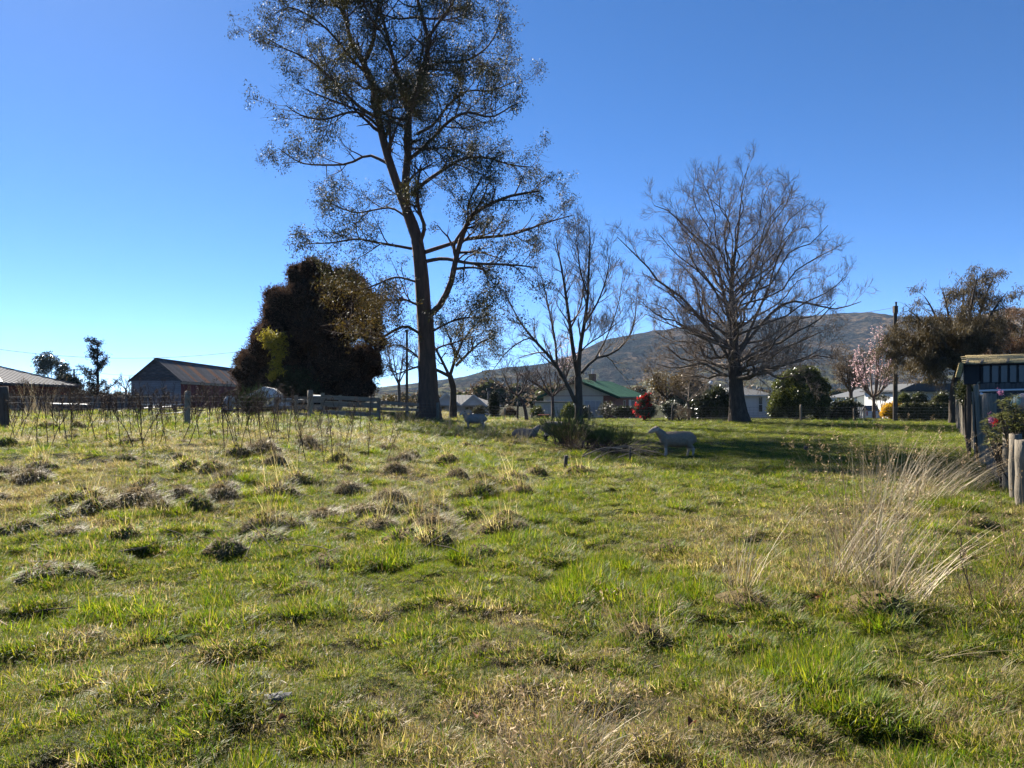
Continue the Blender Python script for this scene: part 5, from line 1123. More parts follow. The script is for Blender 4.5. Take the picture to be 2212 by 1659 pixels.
o = MB().box(-1.15, 1.15, -.08, .08, -.03, .03).obj('white_beam', M['white_paint']); p = G(350, 41); o.location = (p[0], p[1], p[2]+.62); tag(o, 'bright white beam propped level before the barn wall', 'beam')
for k in range(2): MB().box(-.7+k*1.4-.05, -.6+k*1.4, -.06, .06, -.7, -.031).obj('prop', M['timber_dark'], o)
for k, (px, d, L_, z, lab) in enumerate([(690, 36.3, 1.1, 1.05, 'pale sheet lying on top of the stockyard rails'), (655, 38, 1.0, .85, 'pale offcut resting behind the stockyard rails'), (150, 41.5, 2.1, .62, 'thin white pole lying across the weeds before the iron fence')]):
    p = G(px, d); o = MB().box(-L_/2, L_/2, -.15, .15, -.03, .03).obj('pale_board', M['white_paint']); o.location = (p[0], p[1], p[2]+z); o.rotation_euler = (.1, .03, .1); tag(o, lab, 'board')
    MB().box(-L_*.3-.05, -L_*.3+.05, -.05, .05, -z, -.031).obj('prop', M['timber_dark'], o); MB().box(L_*.3-.05, L_*.3+.05, -.05, .05, -z, -.031).obj('prop', M['timber_dark'], o)
pt = thing('garden_pot', 'wide terracotta pot on the lawn before the sun porch', 'pot', tuple(G(1175, 57)))
MB().tube([(0, 0, 0), (0, 0, .3), (0, 0, .34)], [.32, .38, .38], 16).obj('bowl', M['timber_dark'], pt, smooth=True); MB().tube([(0, 0, .341), (0, 0, .40)], [.46, .46], 18).obj('rim', M['terracotta'], pt)
st = thing('garden_statue', 'small pale garden statue left of the terracotta pot', 'statue', tuple(G(1148, 56)))
MB().tube([(0, 0, 0), (0, 0, .08), (0, 0, .2), (0, 0, .32), (0, 0, .38)], [.12, .11, .10, .09, .05], 10).obj('figure', M['face_wool'], st, smooth=True); MB().tube([(0, 0, .37), (0, 0, .42), (0, 0, .48), (0, 0, .52)], [.03, .065, .06, .02], 10).obj('head', M['face_wool'], st, smooth=True)
# painted ball in the rhododendron at the right edge, and that bush
m, t, b = new_mat('painted_ball'); tc = t.nodes.new('ShaderNodeTexCoord'); wv_ = t.nodes.new('ShaderNodeTexWave'); wv_.inputs['Scale'].default_value = 1.6; wv_.inputs['Distortion'].default_value = 6
r = t.nodes.new('ShaderNodeValToRGB'); e_ = r.color_ramp.elements; e_[0].color = (.16, .28, .24, 1); e_[1].color = (.34, .25, .22, 1); x = e_.new(.5); x.color = (.30, .36, .32, 1); x = e_.new(.62); x.color = (.25, .10, .07, 1); x = e_.new(.68); x.color = (.33, .29, .26, 1)
t.links.new(tc.outputs['Object'], wv_.inputs['Vector']); t.links.new(wv_.outputs['Fac'], r.inputs['Fac']); t.links.new(r.outputs['Color'], b.inputs['Base Color']); b.inputs['Roughness'].default_value = .55
rr_ = np.random.default_rng(5); v, q = blob((0, 0, 0), np.array([.22, .22, .19]), rr_, 18, 28, 0.0)
o = link('painted_ball', mesh_np('painted_ball', v, q, m, True)); pb = W(2213, 871, 13.75); o.location = pb; tag(o, 'glossy ball painted green and pink nested in the rhododendron', 'ball')
MB().tube([(0, 0, -.2), (0, 0, -.9), (0, 0, -pb[2]+float(zt(pb[0], pb[1]))-.1)], [.04, .035, .04], 8).obj('stake', M['timber_dark'], o)
def whorl_bush():
    d = 13.4; loc = G(2185, d); root = thing('rhododendron', 'rhododendron with long yellow green leaves at the right edge', 'bush', tuple(loc)); r_ = np.random.default_rng(55)
    heads = []
    for k in range(330):
        px = r_.uniform(2126, 2270); py = r_.uniform(852, 962); dd = r_.uniform(-.5, .9)
        if px < 2160 and py < 905-(px-2126)*.5: continue
        if py < 858 and px < 2185: continue
        if ((px-2212)/22)**2+((py-870)/17)**2 < 1 and dd < .4: continue
        heads.append(W(px, py, d+dd))
    heads = np.array(heads); V, Q, n = [], [], 0
    for h in heads:
        m_ = 13; a = np.arange(m_)/m_*6.283*2.4+r_.random(); el = r_.uniform(-.25, .75, m_); dv = np.stack([np.cos(a)*np.cos(el), np.sin(a)*np.cos(el), np.sin(el)], -1); L_ = r_.uniform(.07, .125, m_)[:, None]
        sd = nrm(np.cross(dv, [0, 0, 1.]))*L_*.19; b0 = h+dv*.012
        dn = np.array([0, 0, -1.])*L_*.18
        v = np.stack([b0, b0+dv*L_*.5+sd, b0+dv*L_*.5-sd, b0+dv*L_+dn, b0+dv*L_*.5+[0, 0, -.006]], 1)
        for j in range(m_):
            V.append(v[j]); Q += [(n, n+1, n+3, n+4), (n, n+4, n+3, n+2)]; n += 5
    tag(link('foliage', mesh_np('foliage', rel(np.concatenate(V), loc), np.array(Q), M['rhodo_leaf']), root), kind='stuff')
    st_ = np.stack([resample([loc+r_.normal(0, .1, 3)*[1, 1, 0], (loc+h)/2+r_.normal(0, .06, 3), h], 6) for h in heads[:110]]); v, q = tubes(st_, np.tile(np.linspace(.018, .006, 6), (len(st_), 1)), 5); tag(link('stem', mesh_np('stem', rel(v, loc), q, M['bark_dark']), root), kind='stuff')
    for px, py, mt in ((2139, 905, 'purple_flower'), (2160, 848, 'purple_flower'), (2151, 910, 'red_flower')):
        c = W(px, py, d-.45); v, q = leaves(r_, c+r_.normal(0, .024, (26, 3)), 5, .01, (.014, .028), .8, 0); link('flower', mesh_np('flower', rel(v, loc), q, M[mt]), root)
whorl_bush()

# ------------------------------------------------------------------ sheep
def ell_tube(mb, pts, ry, rz, sides=12):
    pts = np.asarray(pts, float); k = len(pts); T = np.gradient(pts, axis=0); T = nrm(T)
    U = np.tile(np.array([0, 1., 0]), (k, 1)); V = nrm(np.cross(T, U)); U = np.cross(V, T); a = np.arange(sides)/sides*6.2832
    v = pts[:, None]+np.cos(a)[None, :, None]*U[:, None]*np.asarray(ry)[:, None, None]+np.sin(a)[None, :, None]*V[:, None]*np.asarray(rz)[:, None, None]
    f = [(i*sides+j, i*sides+(j+1) % sides, (i+1)*sides+(j+1) % sides, (i+1)*sides+j) for i in range(k-1) for j in range(sides)]+[tuple(range(sides))[::-1], tuple(range((k-1)*sides, k*sides))]
    mb.add(v.reshape(-1, 3), f)
def sheep(label, px, d, rz, wool, face, scale=1., lying=False, head='up', legs=0., turn=0.):
    mb = MB(); zc = .30 if lying else .52; c = lambda p: [(a, b, z+zc-.52) for a, b, z in p]
    ell_tube(mb, c([(-.56, 0, .55), (-.52, 0, .54), (-.42, 0, .53), (-.2, 0, .51), (.08, 0, .50), (.28, 0, .52), (.38, 0, .55), (.44, 0, .57)]), [.05, .15, .20, .235, .235, .20, .15, .06], [.05, .15, .20, .225, .225, .20, .17, .07], 16)
    if head == 'up':
        nk = [(.30, 0, .56), (.42, 0, .66), (.50, 0, .75), (.53, 0, .79)]; hd = [(.48, 0, .80), (.56, 0, .80), (.64, 0, .765), (.72, 0, .72), (.755, 0, .695)]
    else:
        nk = [(.30, 0, .54), (.45, 0, .50), (.57, 0, .42), (.62, 0, .36)]; hd = [(.58, 0, .40), (.64, 0, .34), (.68, 0, .25), (.71, 0, .16), (.72, 0, .12)]
    if lying: nk = [(a, b, z+.02) for a, b, z in nk]
    nk = np.array(c(nk)); hd = np.array(c(hd)); piv = nk[1].copy()
    Mt = Matrix.Rotation(turn, 3, 'Z'); hd = np.array([np.array(Mt @ Vector(p-piv))+piv for p in hd]); nk[2:] = np.array([np.array(Mt @ Vector(p-piv))+piv for p in nk[2:]])
    ell_tube(mb, nk, [.15, .115, .095, .075], [.16, .125, .10, .08], 12); ell_tube(mb, hd, [.05, .078, .068, .048, .032], [.055, .085, .075, .055, .04], 12)
    hv = nrm(hd[2]-hd[0]); sv = nrm(np.cross([0, 0, 1.], hv))
    for s in (-1, 1):
        e0 = hd[1]+sv*s*.05+np.array([0, 0, .045]); mb.tube([e0, e0+sv*s*.07+np.array([0, 0, .015])-hv*.02, e0+sv*s*.13-hv*.03], [.022, .032, .012], 8)
    if not lying:
        for s in (-1, 1):
            st_ = legs*s
            mb.tube([(.27, s*.10, .46), (.28+st_*.4, s*.105, .27), (.27+st_*.6, s*.105, .14), (.285+st_, s*.105, .0)], [.085, .048, .036, .036], 10)
            mb.tube([(-.38, s*.11, .48), (-.37-st_*.3, s*.12, .33), (-.46-st_*.7, s*.12, .22), (-.43-st_, s*.12, .08), (-.42-st_, s*.12, .0)], [.125, .085, .045, .034, .038], 10)
    else:
        for s in (-1, 1):
            mb.tube([(.26, s*.13, .16), (.40, s*.15, .06), (.22, s*.15, .045)], [.07, .045, .035], 8); mb.tube([(-.36, s*.17, .18), (-.18, s*.22, .07), (-.38, s*.22, .045)], [.11, .06, .035], 8)
    mb.tube(c([(-.53, 0, .60), (-.58, 0, .53), (-.59, 0, .42)]), [.045, .04, .025], 8)
    me = mb.mesh('body', M[wool], True); root = thing('sheep', label, 'sheep', tuple(G(px, d)), rz)
    tmp = bpy.data.objects.new('tmp', me); COL.objects.link(tmp); md = tmp.modifiers.new('r', 'REMESH'); md.mode = 'VOXEL'; md.voxel_size = .016; md.use_smooth_shade = True
    ms_ = tmp.modifiers.new('s', 'SMOOTH'); ms_.factor = .5; ms_.iterations = 4
    dg = bpy.context.evaluated_depsgraph_get(); me2 = bpy.data.meshes.new_from_object(tmp.evaluated_get(dg)); bpy.data.objects.remove(tmp)
    n = len(me2.vertices); co = np.empty(n*3, np.float32); me2.vertices.foreach_get('co', co); co = co.reshape(-1, 3); no = np.empty(n*3, np.float32); me2.vertex_normals.foreach_get('vector', no); no = no.reshape(-1, 3)
    wl = sm((co[:, 2]-.22)/.12) if not lying else np.ones(n); hdist = np.min(np.linalg.norm(co[:, None]-hd[None], axis=2), 1); wl = wl*sm((hdist-.10)/.05)
    co += no*(wl*.022*(fbm(co[:, 0]*22+co[:, 1]*9, co[:, 2]*22+co[:, 1]*13, 3, 3)-.35))[:, None]; me2.vertices.foreach_set('co', co.ravel()); me2.update()
    # bare face and legs: second material where the fleece ends
    me2.materials.clear(); me2.materials.append(M[wool]); me2.materials.append(M[face])
    pi = np.empty(len(me2.polygons)*3, np.float32); me2.polygons.foreach_get('center', pi); pi = pi.reshape(-1, 3)
    hb = np.min(np.linalg.norm(pi[:, None]-hd[None, 1:], axis=2), 1) < .098
    lg = (pi[:, 2] < .26) if not lying else np.zeros(len(pi), bool)
    me2.polygons.foreach_set('material_index', (hb | lg).astype(np.int32)); me2.polygons.foreach_set('use_smooth', np.ones(len(pi), bool))
    b_ = link('body', me2, root); root.scale = (scale,)*3
    nz_ = hd[-1]+hv*.012; v, q = blob(nz_, np.array([.026, .026, .022]), np.random.default_rng(1), 8, 10, 0); link('nose', mesh_np('nose', v, q, M['nose_dark'], True), root)
    for s in (-1, 1):
        v, q = blob(hd[2]+sv*s*.066+np.array([0, 0, .025]), np.array([.013, .013, .013]), np.random.default_rng(1), 6, 8, 0); link('eye', mesh_np('eye', v, q, M['nose_dark'], True), root)
    return root
PI = math.pi
sheep('pale shorn sheep standing side on in the shaded grass', 1459, 21.4, PI, 'wool', 'face_wool', 1.0, legs=.05)
sheep('grey sheep lying down with its head raised to the right', 1137, 29.5, .12, 'wool_grey', 'wool_grey', .95, lying=True)
sheep('grey sheep near the gum trunk, staring at the camera', 1024, 36.5, PI-.1, 'wool_grey', 'face_wool', 1.05, turn=.9)
sheep('grey sheep half hidden behind the broom bush, rump showing', 1207, 27.5, .15, 'wool_grey', 'wool_black', 1.1, head='down')
sheep('black sheep with raised head right of the broom bush', 1286, 24.0, PI+.5, 'wool_black', 'wool_black', .85, turn=.3)
sheep('small black lamb lying at the foot of a fence post', 1273, 40, PI, 'wool_black', 'wool_black', .42, lying=True)

# ------------------------------------------------------------------ broom bushes, brush heap, stumps
def broom_bush(label, px, d, h, w, n, seed, n2=6, thick=.006):
    r_ = np.random.default_rng(seed); loc = G(px, d); root = thing('broom_bush', label, 'bush', tuple(loc)); P = []
    for k in range(n):
        a = r_.random()*6.283; s = w*r_.random()**.6; t_ = np.array([math.cos(a)*s, math.sin(a)*s*.7, h*r_.uniform(.5, 1.)*(1-.35*s/w)]); P.append(resample([np.array([math.cos(a), math.sin(a), 0])*.08, t_*[.35, .35, .5]+r_.normal(0, .03, 3), t_], 7))
    P = np.array(P); R = np.tile(np.linspace(.013, thick, 7), (n, 1)); a1, s1 = spawn(r_, P, R, n2, .25, 1, (.25, .6), (10, 38), .35, .08, .08, 4, .7, thick); a2, s2 = spawn(r_, a1, s1, 4, .2, 1, (.12, .3), (10, 35), .35, .08, .1, 3, .8, thick*.8)
    v, q = tubes(P, R, 4); tag(link('stem', mesh_np('stem', v, q, M['bark_dark']), root), kind='stuff')
    v, q = merge([tubes(a1, s1, 3), tubes(a2, s2, 3)]); tag(link('green_twig', mesh_np('green_twig', v, q, M['broom']), root), kind='stuff')
    return root
broom_bush('wispy green broom bush beside the white boat', 543, 37, 1.75, 1.35, 110, 3)
broom_bush('spreading green broom bush in the middle of the paddock', 1228, 23.5, 1.4, 1.1, 55, 4)
broom_bush('low broom growth behind the brush heap', 1300, 23.0, .75, .8, 40, 8)
broom_bush('thin broom shoots rising left of the pale sheep', 1345, 22.3, .85, .75, 28, 5, 5)
broom_bush('short broom clump before the leaning bare tree', 1205, 26.0, 1.1, .6, 30, 6)
def branchy(name, label, cat, px, py, L_, az, seed, n=5, r=.02, mat='stick', z=.05, arch=.12, up=.1):
    r_ = np.random.default_rng(seed); loc = GD(px, py); dv = np.array([math.cos(az), math.sin(az), 0])
    main_ = [loc+dv*L_*(s-.5)+np.array([0, 0, z+arch*math.sin(math.pi*s)])+r_.normal(0, .02*L_, 3)*[1, 1, .3] for s in np.linspace(0, 1, 6)]
    for p in main_: p[2] = max(p[2], float(zt(p[0], p[1]))+r)
    root = thing(name, label, cat, tuple(loc)); P = resample(main_, 12)[None]; R = np.linspace(r, r*.35, 12)[None]; v, q = tubes(P, R, 7); link('main_stem', mesh_np('main_stem', rel(v, loc), q, M[mat], True), root)
    a1, s1 = spawn(r_, P, R, n, .25, .95, (.2*L_, .45*L_), (20, 50), up, .1, .0, 5, .6, r*.25)
    for k in range(n): v, q = tubes(a1[k:k+1], s1[k:k+1], 5); link('side_twig', mesh_np('side_twig', rel(v, loc), q, M[mat], True), root)
    return root
branchy('fallen_branch', 'arched fallen branch lying in the left grass', 'branch', 370, 1172, 1.75, -.15, 11, 4, .011, 'stalk', .02, .06)
branchy('fallen_branch', 'short forked fallen branch below the arched one', 'branch', 300, 1195, .75, .55, 12, 3, .013, 'stick', .01, .03)
branchy('fallen_branch', 'brown stick at the left edge of the foreground', 'branch', 18, 1366, .85, -.55, 13, 3, .013, 'stick', .01, .03)
branchy('fallen_branch', 'thin dark twig in the left foreground grass', 'branch', 165, 1325, .7, .18, 14, 3, .006, 'stalk', .01, .03)
branchy('fallen_branch', 'short log beside a molehill at the far left', 'branch', 120, 1187, .5, -.1, 15, 1, .02, 'stick', .0, .01)
for k, (px, py, L_, az, r) in enumerate([(1372, 985, 2.3, .15, .022), (1350, 990, 1.9, -.3, .02), (1405, 978, 1.6, .5, .018), (1320, 992, 1.7, .3, .02), (1300, 985, 1.5, -.5, .018), (1390, 996, 1.3, .05, .016), (1285, 990, 1.2, .9, .016), (1340, 1000, 1.4, -.1, .015)]):
    branchy('brush_branch', ['longest pale branch reaching towards the pale sheep', 'pale forked branch low in the brush heap', 'steep pale branch beside the pale sheep', 'grey branch in the middle of the brush heap', 'dark branch at the left of the brush heap', 'short pale branch at the right foot of the heap', 'upright dark branch by the broom stems', 'thin pale branch at the front of the heap'][k], 'branch', px, py, L_, az, 30+k, 7, r, 'stick' if k not in (4, 6) else 'stalk', .08, .22, .35)
r_ = np.random.default_rng(44); loc = GD(1300, 985); root = thing('brush_heap', 'tangled heap of dead brown twigs under the broom bush', 'brush heap', tuple(loc)); tw = []
for k in range(420):
    c = loc+np.array([r_.normal(0, .75), r_.normal(0, .45), abs(r_.normal(0, .16))]); a = r_.random()*6.28; dv = np.array([math.cos(a), math.sin(a), r_.normal(.1, .35)])*r_.uniform(.12, .45); tw.append([c-dv, c+r_.normal(0, .04, 3), c+dv])
v, q = tubes(np.array(tw), np.tile([.007, .006, .004], (len(tw), 1)), 3); tag(link('dead_twig', mesh_np('dead_twig', rel(v, loc), q, M['stalk']), root), kind='stuff')
for px, py, h, r, lab in ((1221, 1012, .30, .045, 'small cut stump standing left of the brush heap'), (1258, 978, .34, .05, 'dark short stump inside the brush heap'), (1740, 975, .16, .07, 'low dark stump in the shaded grass on the right'), (1360, 1000, .42, .03, 'thin upright stub in front of the brush heap')):
    p = GD(px, py); o = link('stump', post_mesh('stump', h, r, 'timber_dark', px, (.02, 0), 9)); o.location = p; tag(o, lab, 'stump')
for px, py, rr, lab in ((600, 1512, .06, 'flat grey stone sunk in the left foreground turf'), (335, 1332, .02, 'tiny pale pebble in the left foreground grass')):
    p = GD(px, py); v, q = blob((0, 0, .005), np.array([rr*1.3, rr, rr*.55]), np.random.default_rng(px), 9, 12, .14); o = link('stone', mesh_np('stone', v, q, M['stone'], True)); o.location = (p[0], p[1], p[2]-.01); tag(o, lab, 'stone')

# ------------------------------------------------------------------ tussocks
rt = np.random.default_rng(99)
def tussock_proto(seed, kind):
    r_ = np.random.default_rng(seed); R0, h0 = .20, .14
    n, m_ = 7, 16; rr = np.linspace(0, 1, n)[:, None]; a = np.arange(m_)/m_*6.283; jr = 1+.18*r_.standard_normal((1, m_))
    z = h0*(1-rr**2.6)*(1+.12*r_.standard_normal((n, m_)))-.02*(rr > .9); v = np.stack([rr*R0*jr*np.cos(a), rr*R0*jr*np.sin(a), z], -1).reshape(-1, 3)
    i = np.arange(m_); j = (i+1) % m_; b = (np.arange(n-1)*m_)[:, None]; q = np.stack([b+i, b+j, b+m_+j, b+m_+i], -1).reshape(-1, 4)[:, ::-1]
    mound = mesh_np('mound', v, q, M['soil'], True)
    bz = lambda x, y: h0*(1-np.clip(np.hypot(x, y)/R0, 0, 1)**2.6)-.01
    cw = {'green': [4, 4, 3, 1, 4, .7, .5, .2, .8], 'mixed': [2, 2, 2.5, 2, 2, 1.5, 1.5, .7, 2], 'straw': [.4, .6, 1, 2, .6, 2.5, 3, 1.5, 3.5]}[kind]
    bl = blades(r_, 850, R0*1.1, .115 if kind != 'straw' else .145, .005, .85, 1.5, GREEN+STRAW, cw, bz)
    v, q, c = bl
    if kind != 'green':
        v2, q2, c2 = blades(r_, 16, R0*.8, .34, .0042, .3, .4, STRAW, [2, 3, 2, 3], bz); v, q, c = np.r_[v, v2], np.r_[q, q2+len(v)], np.r_[c, c2]
    return mound, mesh_np('blades', v, q, M['grass' if kind != 'straw' else 'straw'], False, c)
TP_ = {k: [tussock_proto(500+i*7+s, k) for i in range(3)] for s, k in enumerate(('green', 'mixed', 'straw'))}
def tussock(px, py, s, kind, label, group=None, hz=1.):
    p = GD(px, py) if py else px; me = TP_[kind][rt.integers(3)]
    o = link('grass_tussock', me[0]); o.location = (p[0], p[1], p[2]-.02); sx_ = s*rt.uniform(.8, 1.35); o.scale = (sx_, s, s*hz*rt.uniform(.75, 1.2)); o.rotation_euler = (0, 0, rt.random()*6.28); tag(o, label, 'tussock', group)
    tag(link('blades', me[1], o), kind='stuff'); return o
named = [(1395, 1395, 1.05, 'mixed', 'largest near tussock casting a long shadow, right of centre'), (700, 1228, .95, 'green', 'dark green tussock alone in the left foreground'), (1040, 1068, 1.5, 'mixed', 'tall stalked tussock in the middle of the paddock'),
 (1040, 1203, 1.0, 'green', 'low wide dark tussock in the centre foreground'), (840, 1122, 1.35, 'mixed', 'round shaggy tussock left of the paddock centre'), (575, 1170, 1.35, 'green', 'spiky green tussock right of the arched fallen branch'),
 (490, 1198, 1.1, 'green', 'small tufted green tussock below the spiky one'), (38, 1160, 1.3, 'mixed', 'brown domed tussock at the far left'), (130, 1125, 1.3, 'green', 'bright mossy mound beside sticks at the left'),
 (90, 1252, 1.2, 'green', 'broad dark tussock pair, left one, lower left'), (145, 1250, 1.1, 'green', 'broad dark tussock pair, right one, lower left'), (185, 1080, 1.4, 'mixed', 'dark cleft tussock with straw behind the stick bundle'),
 (300, 1098, 1.7, 'straw', 'widest brown tussock heap on the left'), (480, 1083, 1.45, 'straw', 'wide brown tussock left of a cut straw'), (600, 1080, 1.75, 'mixed', 'wide dark fronted tussock left of centre'),
 (700, 1125, 1.5, 'straw', 'tussock with tall straw beside the round shaggy one'), (1160, 1027, 1.3, 'mixed', 'dark cone shaped tussock left of the cut stump'), (1252, 1024, 1.5, 'mixed', 'yellow topped tussock right of the cut stump'),
 (1448, 1192, 1.0, 'green', 'small dark tussock right of the centre foreground'), (565, 978, 1.9, 'straw', 'high straw dome near the wire fence'), (665, 966, 1.7, 'straw', 'straw dome under the tall fence post'),
 (935, 978, 1.4, 'green', 'very dark hollow tussock near the middle'), (2110, 1140, 1.3, 'green', 'deep green tussock under the near palisade post'), (1905, 1330, 1.4, 'green', 'dark green tussock under the tall dry grass'), (1610, 1312, 1.0, 'mixed', 'small tussock below thin dry stalks right of centre')]
for px, py, s, k, lab in named: tussock(px, py, s, k, lab)
NR = 0
while NR < 165:
    px = rt.uniform(-40, 1130); py = 925+(1180-925)*rt.random()**1.25
    if px > 760 and py < 945: continue
    kd = rt.choice(['green', 'mixed', 'straw'], p=[.30, .42, .28]); s = .5+1.1*rt.random()**1.6
    lab, grp = {'green': ('green tussock among the many on the left slope', 'green tussocks of the left slope'), 'mixed': ('half dead tussock among the many on the left slope', 'half dead tussocks of the left slope'), 'straw': ('straw coloured tussock among the many on the left slope', 'straw tussocks of the left slope')}[kd]
    tussock(px, py, s, kd, lab, grp); NR += 1
for k in range(60):
    px = rt.uniform(880, 2000); py = rt.uniform(1035, 1270); tussock(px, py, rt.uniform(.35, .75), 'green', 'low grass hummock in the grazed turf right of centre', 'low hummocks of the grazed turf', .6)
for k in range(26):
    px = rt.uniform(0, 2200); py = rt.uniform(1270, 1560); tussock(px, py, rt.uniform(.35, .7), 'green' if k % 3 else 'mixed', 'little grass clump in the foreground turf', 'little clumps of the foreground turf', .7)
for k, (px, py) in enumerate([(1555, 912), (1600, 960), (1780, 908), (1815, 908), (1840, 909), (1858, 909), (1880, 909), (1896, 917)]):
    p = G(px, [47, 24, 49, 49, 48, 48, 48, 42][k]); r_ = np.random.default_rng(700+k); v, q, c = blades(r_, 60, .14, .42, .014, .25, .5, [(.05, .09, .03), (.07, .11, .03)], [1, 1])
    o = link('daffodil_clump', mesh_np('daffodil_clump', v, q, M['grass'], False, c)); o.location = p; o.rotation_euler = (0, 0, k); tag(o, ['leafy clump by the big bare trunk, left side', 'lone leafy clump in the shaded turf', 'leafy clump farthest left of the row on the lawn', 'second leafy clump of the row on the lawn', 'third leafy clump of the row on the lawn', 'fourth leafy clump of the row on the lawn', 'fifth leafy clump nearest the magnolia trunk', 'leafy clump below the row in deep shade'][k], 'plant')
# broad dock plant in the left foreground
p = GD(372, 1395); r_ = np.random.default_rng(8); dk = thing('dock_plant', 'dark broad leaved dock plant in the left foreground', 'plant', tuple(p))
for k in range(16):
    a = r_.random()*6.283; L_ = r_.uniform(.10, .19); el = r_.uniform(.25, .9); n = 7; s = np.linspace(0, 1, n); w_ = .032*np.sin(np.pi*np.clip(s*.92+.06, 0, 1))**.8
    r0 = s*L_*math.cos(el); z = s*L_*math.sin(el)-(s**2)*L_*.35; cx, sx_ = math.cos(a), math.sin(a)
    v = np.concatenate([np.stack([r0*cx-w_*sx_, r0*sx_+w_*cx, z+.008], -1), np.stack([r0*cx, r0*sx_, z], -1), np.stack([r0*cx+w_*sx_, r0*sx_-w_*cx, z+.008], -1)])
    q = [(i, i+1, n+i+1, n+i) for i in range(n-1)]+[(n+i, n+i+1, 2*n+i+1, 2*n+i) for i in range(n-1)]
    link('leaf', mesh_np('leaf', v, np.array(q), M['dock'], True), dk)

# ------------------------------------------------------------------ dry grass clumps and dead stalks
def dry_clump(label, px, py, n, h, rad, lean, seed, bias=(0, 0), w=.0062, heads=True, cols=STRAW):
    r_ = np.random.default_rng(seed); loc = GD(px, py); root = thing('dry_grass_clump', label, 'grass clump', tuple(loc))
    v, q, c = blades(r_, n, rad*1.3, h, w, lean*1.2, .75, cols, [3, 2, 3, 1.4][:len(cols)], None, 5)
    v = v.reshape(-1, 3); v[:, 0] += bias[0]*v[:, 2]*(.5+.5*v[:, 2]/h); v[:, 1] += bias[1]*v[:, 2]; v[:, 2] *= 1-.25*min(1, abs(bias[0]))
    tag(link('stalks', mesh_np('stalks', v, q, M['straw'], False, c), root), kind='stuff')
    if heads:
        tips = v.reshape(n, 12, 3)[:, -1]; tips = tips[tips[:, 2] > h*.55]; lv, lq = leaves(r_, np.concatenate([tips, tips-[0, 0, .03], tips-[0, 0, .06]]), 3, .008, (.02, .035), .25, -1.2)
        cc = np.tile(np.array([[.36, .25, .13]]), (len(lv), 1)); tag(link('seed_heads', mesh_np('seed_heads', lv, lq, M['straw'], False, cc), root), kind='stuff')
    v, q, c = blades(r_, int(n*2.6), rad*1.6, h*.22+.05, .005, .8, 1.3, GREEN+STRAW, [2, 2, 2, 2, 2, 2, 2, 2, 1]); tag(link('base_leaves', mesh_np('base_leaves', v, q, M['grass'], False, c), root), kind='stuff')
    return root
dry_clump('tallest pale dry grass clump in the right foreground', 1872, 1215, 190, 1.2, .24, .22, 1, (.05, 0))
dry_clump('dry grass clump just left of the tallest one', 1800, 1255, 95, .9, .20, .25, 2, (.12, 0))
dry_clump('dry grass clump in front of the tallest one', 1935, 1300, 120, .9, .18, .3, 3, (.2, 0))
dry_clump('dry grass leaning hard right by the palisade posts', 1995, 1075, 150, 1.15, .30, .2, 4, (.75, 0))
dry_clump('straw sweep at the foot of the palisade, nearest the posts', 2062, 1062, 110, 1.0, .35, .25, 5, (.8, 0))
dry_clump('pale dry stalks standing alone behind the tallest clump', 1905, 1085, 90, 1.25, .22, .2, 6, (.12, 0))
dry_clump('thin dry stalks right of the centre foreground', 1598, 1275, 30, .75, .10, .18, 7, (.05, 0))
dry_clump('short dry stalks at the middle right of the turf', 1700, 1140, 22, .45, .15, .3, 8)
dry_clump('dry clump at the very bottom of the view', 1215, 1655, 210, .34, .22, .45, 9, (.12, 0), .0042)
dry_clump('broken straws at the lower centre right', 1230, 1425, 14, .34, .08, .8, 10, (.7, 0), .004, False)
dry_clump('flattened straws at the lower right', 1965, 1428, 26, .45, .10, .9, 11, (1.2, 0), .004, False)
dry_clump('dead brown bracken stems at the right edge', 2150, 1300, 110, .62, .22, .45, 12, (0, 0), .004, True, [(.20, .12, .065), (.30, .20, .12), (.15, .09, .05)])
dry_clump('tall dead stems rising at the right border', 2204, 1230, 50, 1.0, .10, .15, 13, (0, 0), .005, True, [(.24, .15, .09), (.34, .24, .15), (.2, .12, .07)])
dry_clump('straw tuft on top of the big near tussock', 1370, 1372, 40, .38, .12, .4, 14, (-.1, 0), .004)
dry_clump('reddish stalk cluster left of the brush heap', 1240, 975, 70, .95, .16, .15, 15, (0, 0), .008, True, [(.28, .17, .09), (.36, .24, .13), (.2, .12, .06)])
dry_clump('dry stalk cluster in front of the lying sheep', 1128, 958, 60, .8, .16, .15, 16, (0, 0), .008)
dry_clump('dry stalks left of the staring sheep', 985, 935, 70, 1.1, .3, .15, 17, (.1, 0), .01)
dry_clump('dry stalks right of the staring sheep', 1050, 945, 80, 1.0, .4, .2, 18, (.15, 0), .01)
dry_clump('tall pale reeds behind the left strainer post', 85, 905, 110, 1.9, .4, .12, 19, (.1, 0), .012)
dry_clump('dry stalks under the tall fence post', 650, 925, 90, .7, .5, .3, 20, (0, 0), .01)
dry_clump('dry stalks in the middle of the left slope', 740, 990, 50, .9, .2, .15, 21, (.1, 0), .007)
dry_clump('dry stalks between the stockyard rails and gum', 870, 915, 90, .9, .6, .2, 22, (0, 0), .01)
for k in range(14):
    dry_clump('sparse dry stalks scattered over the left slope', rt.uniform(150, 1100), rt.uniform(955, 1120), int(rt.uniform(14, 34)), rt.uniform(.4, .75), .16, .2, 40+k, (rt.uniform(-.1, .25), 0), .006)['group'] = 'sparse dry stalks of the left slope'
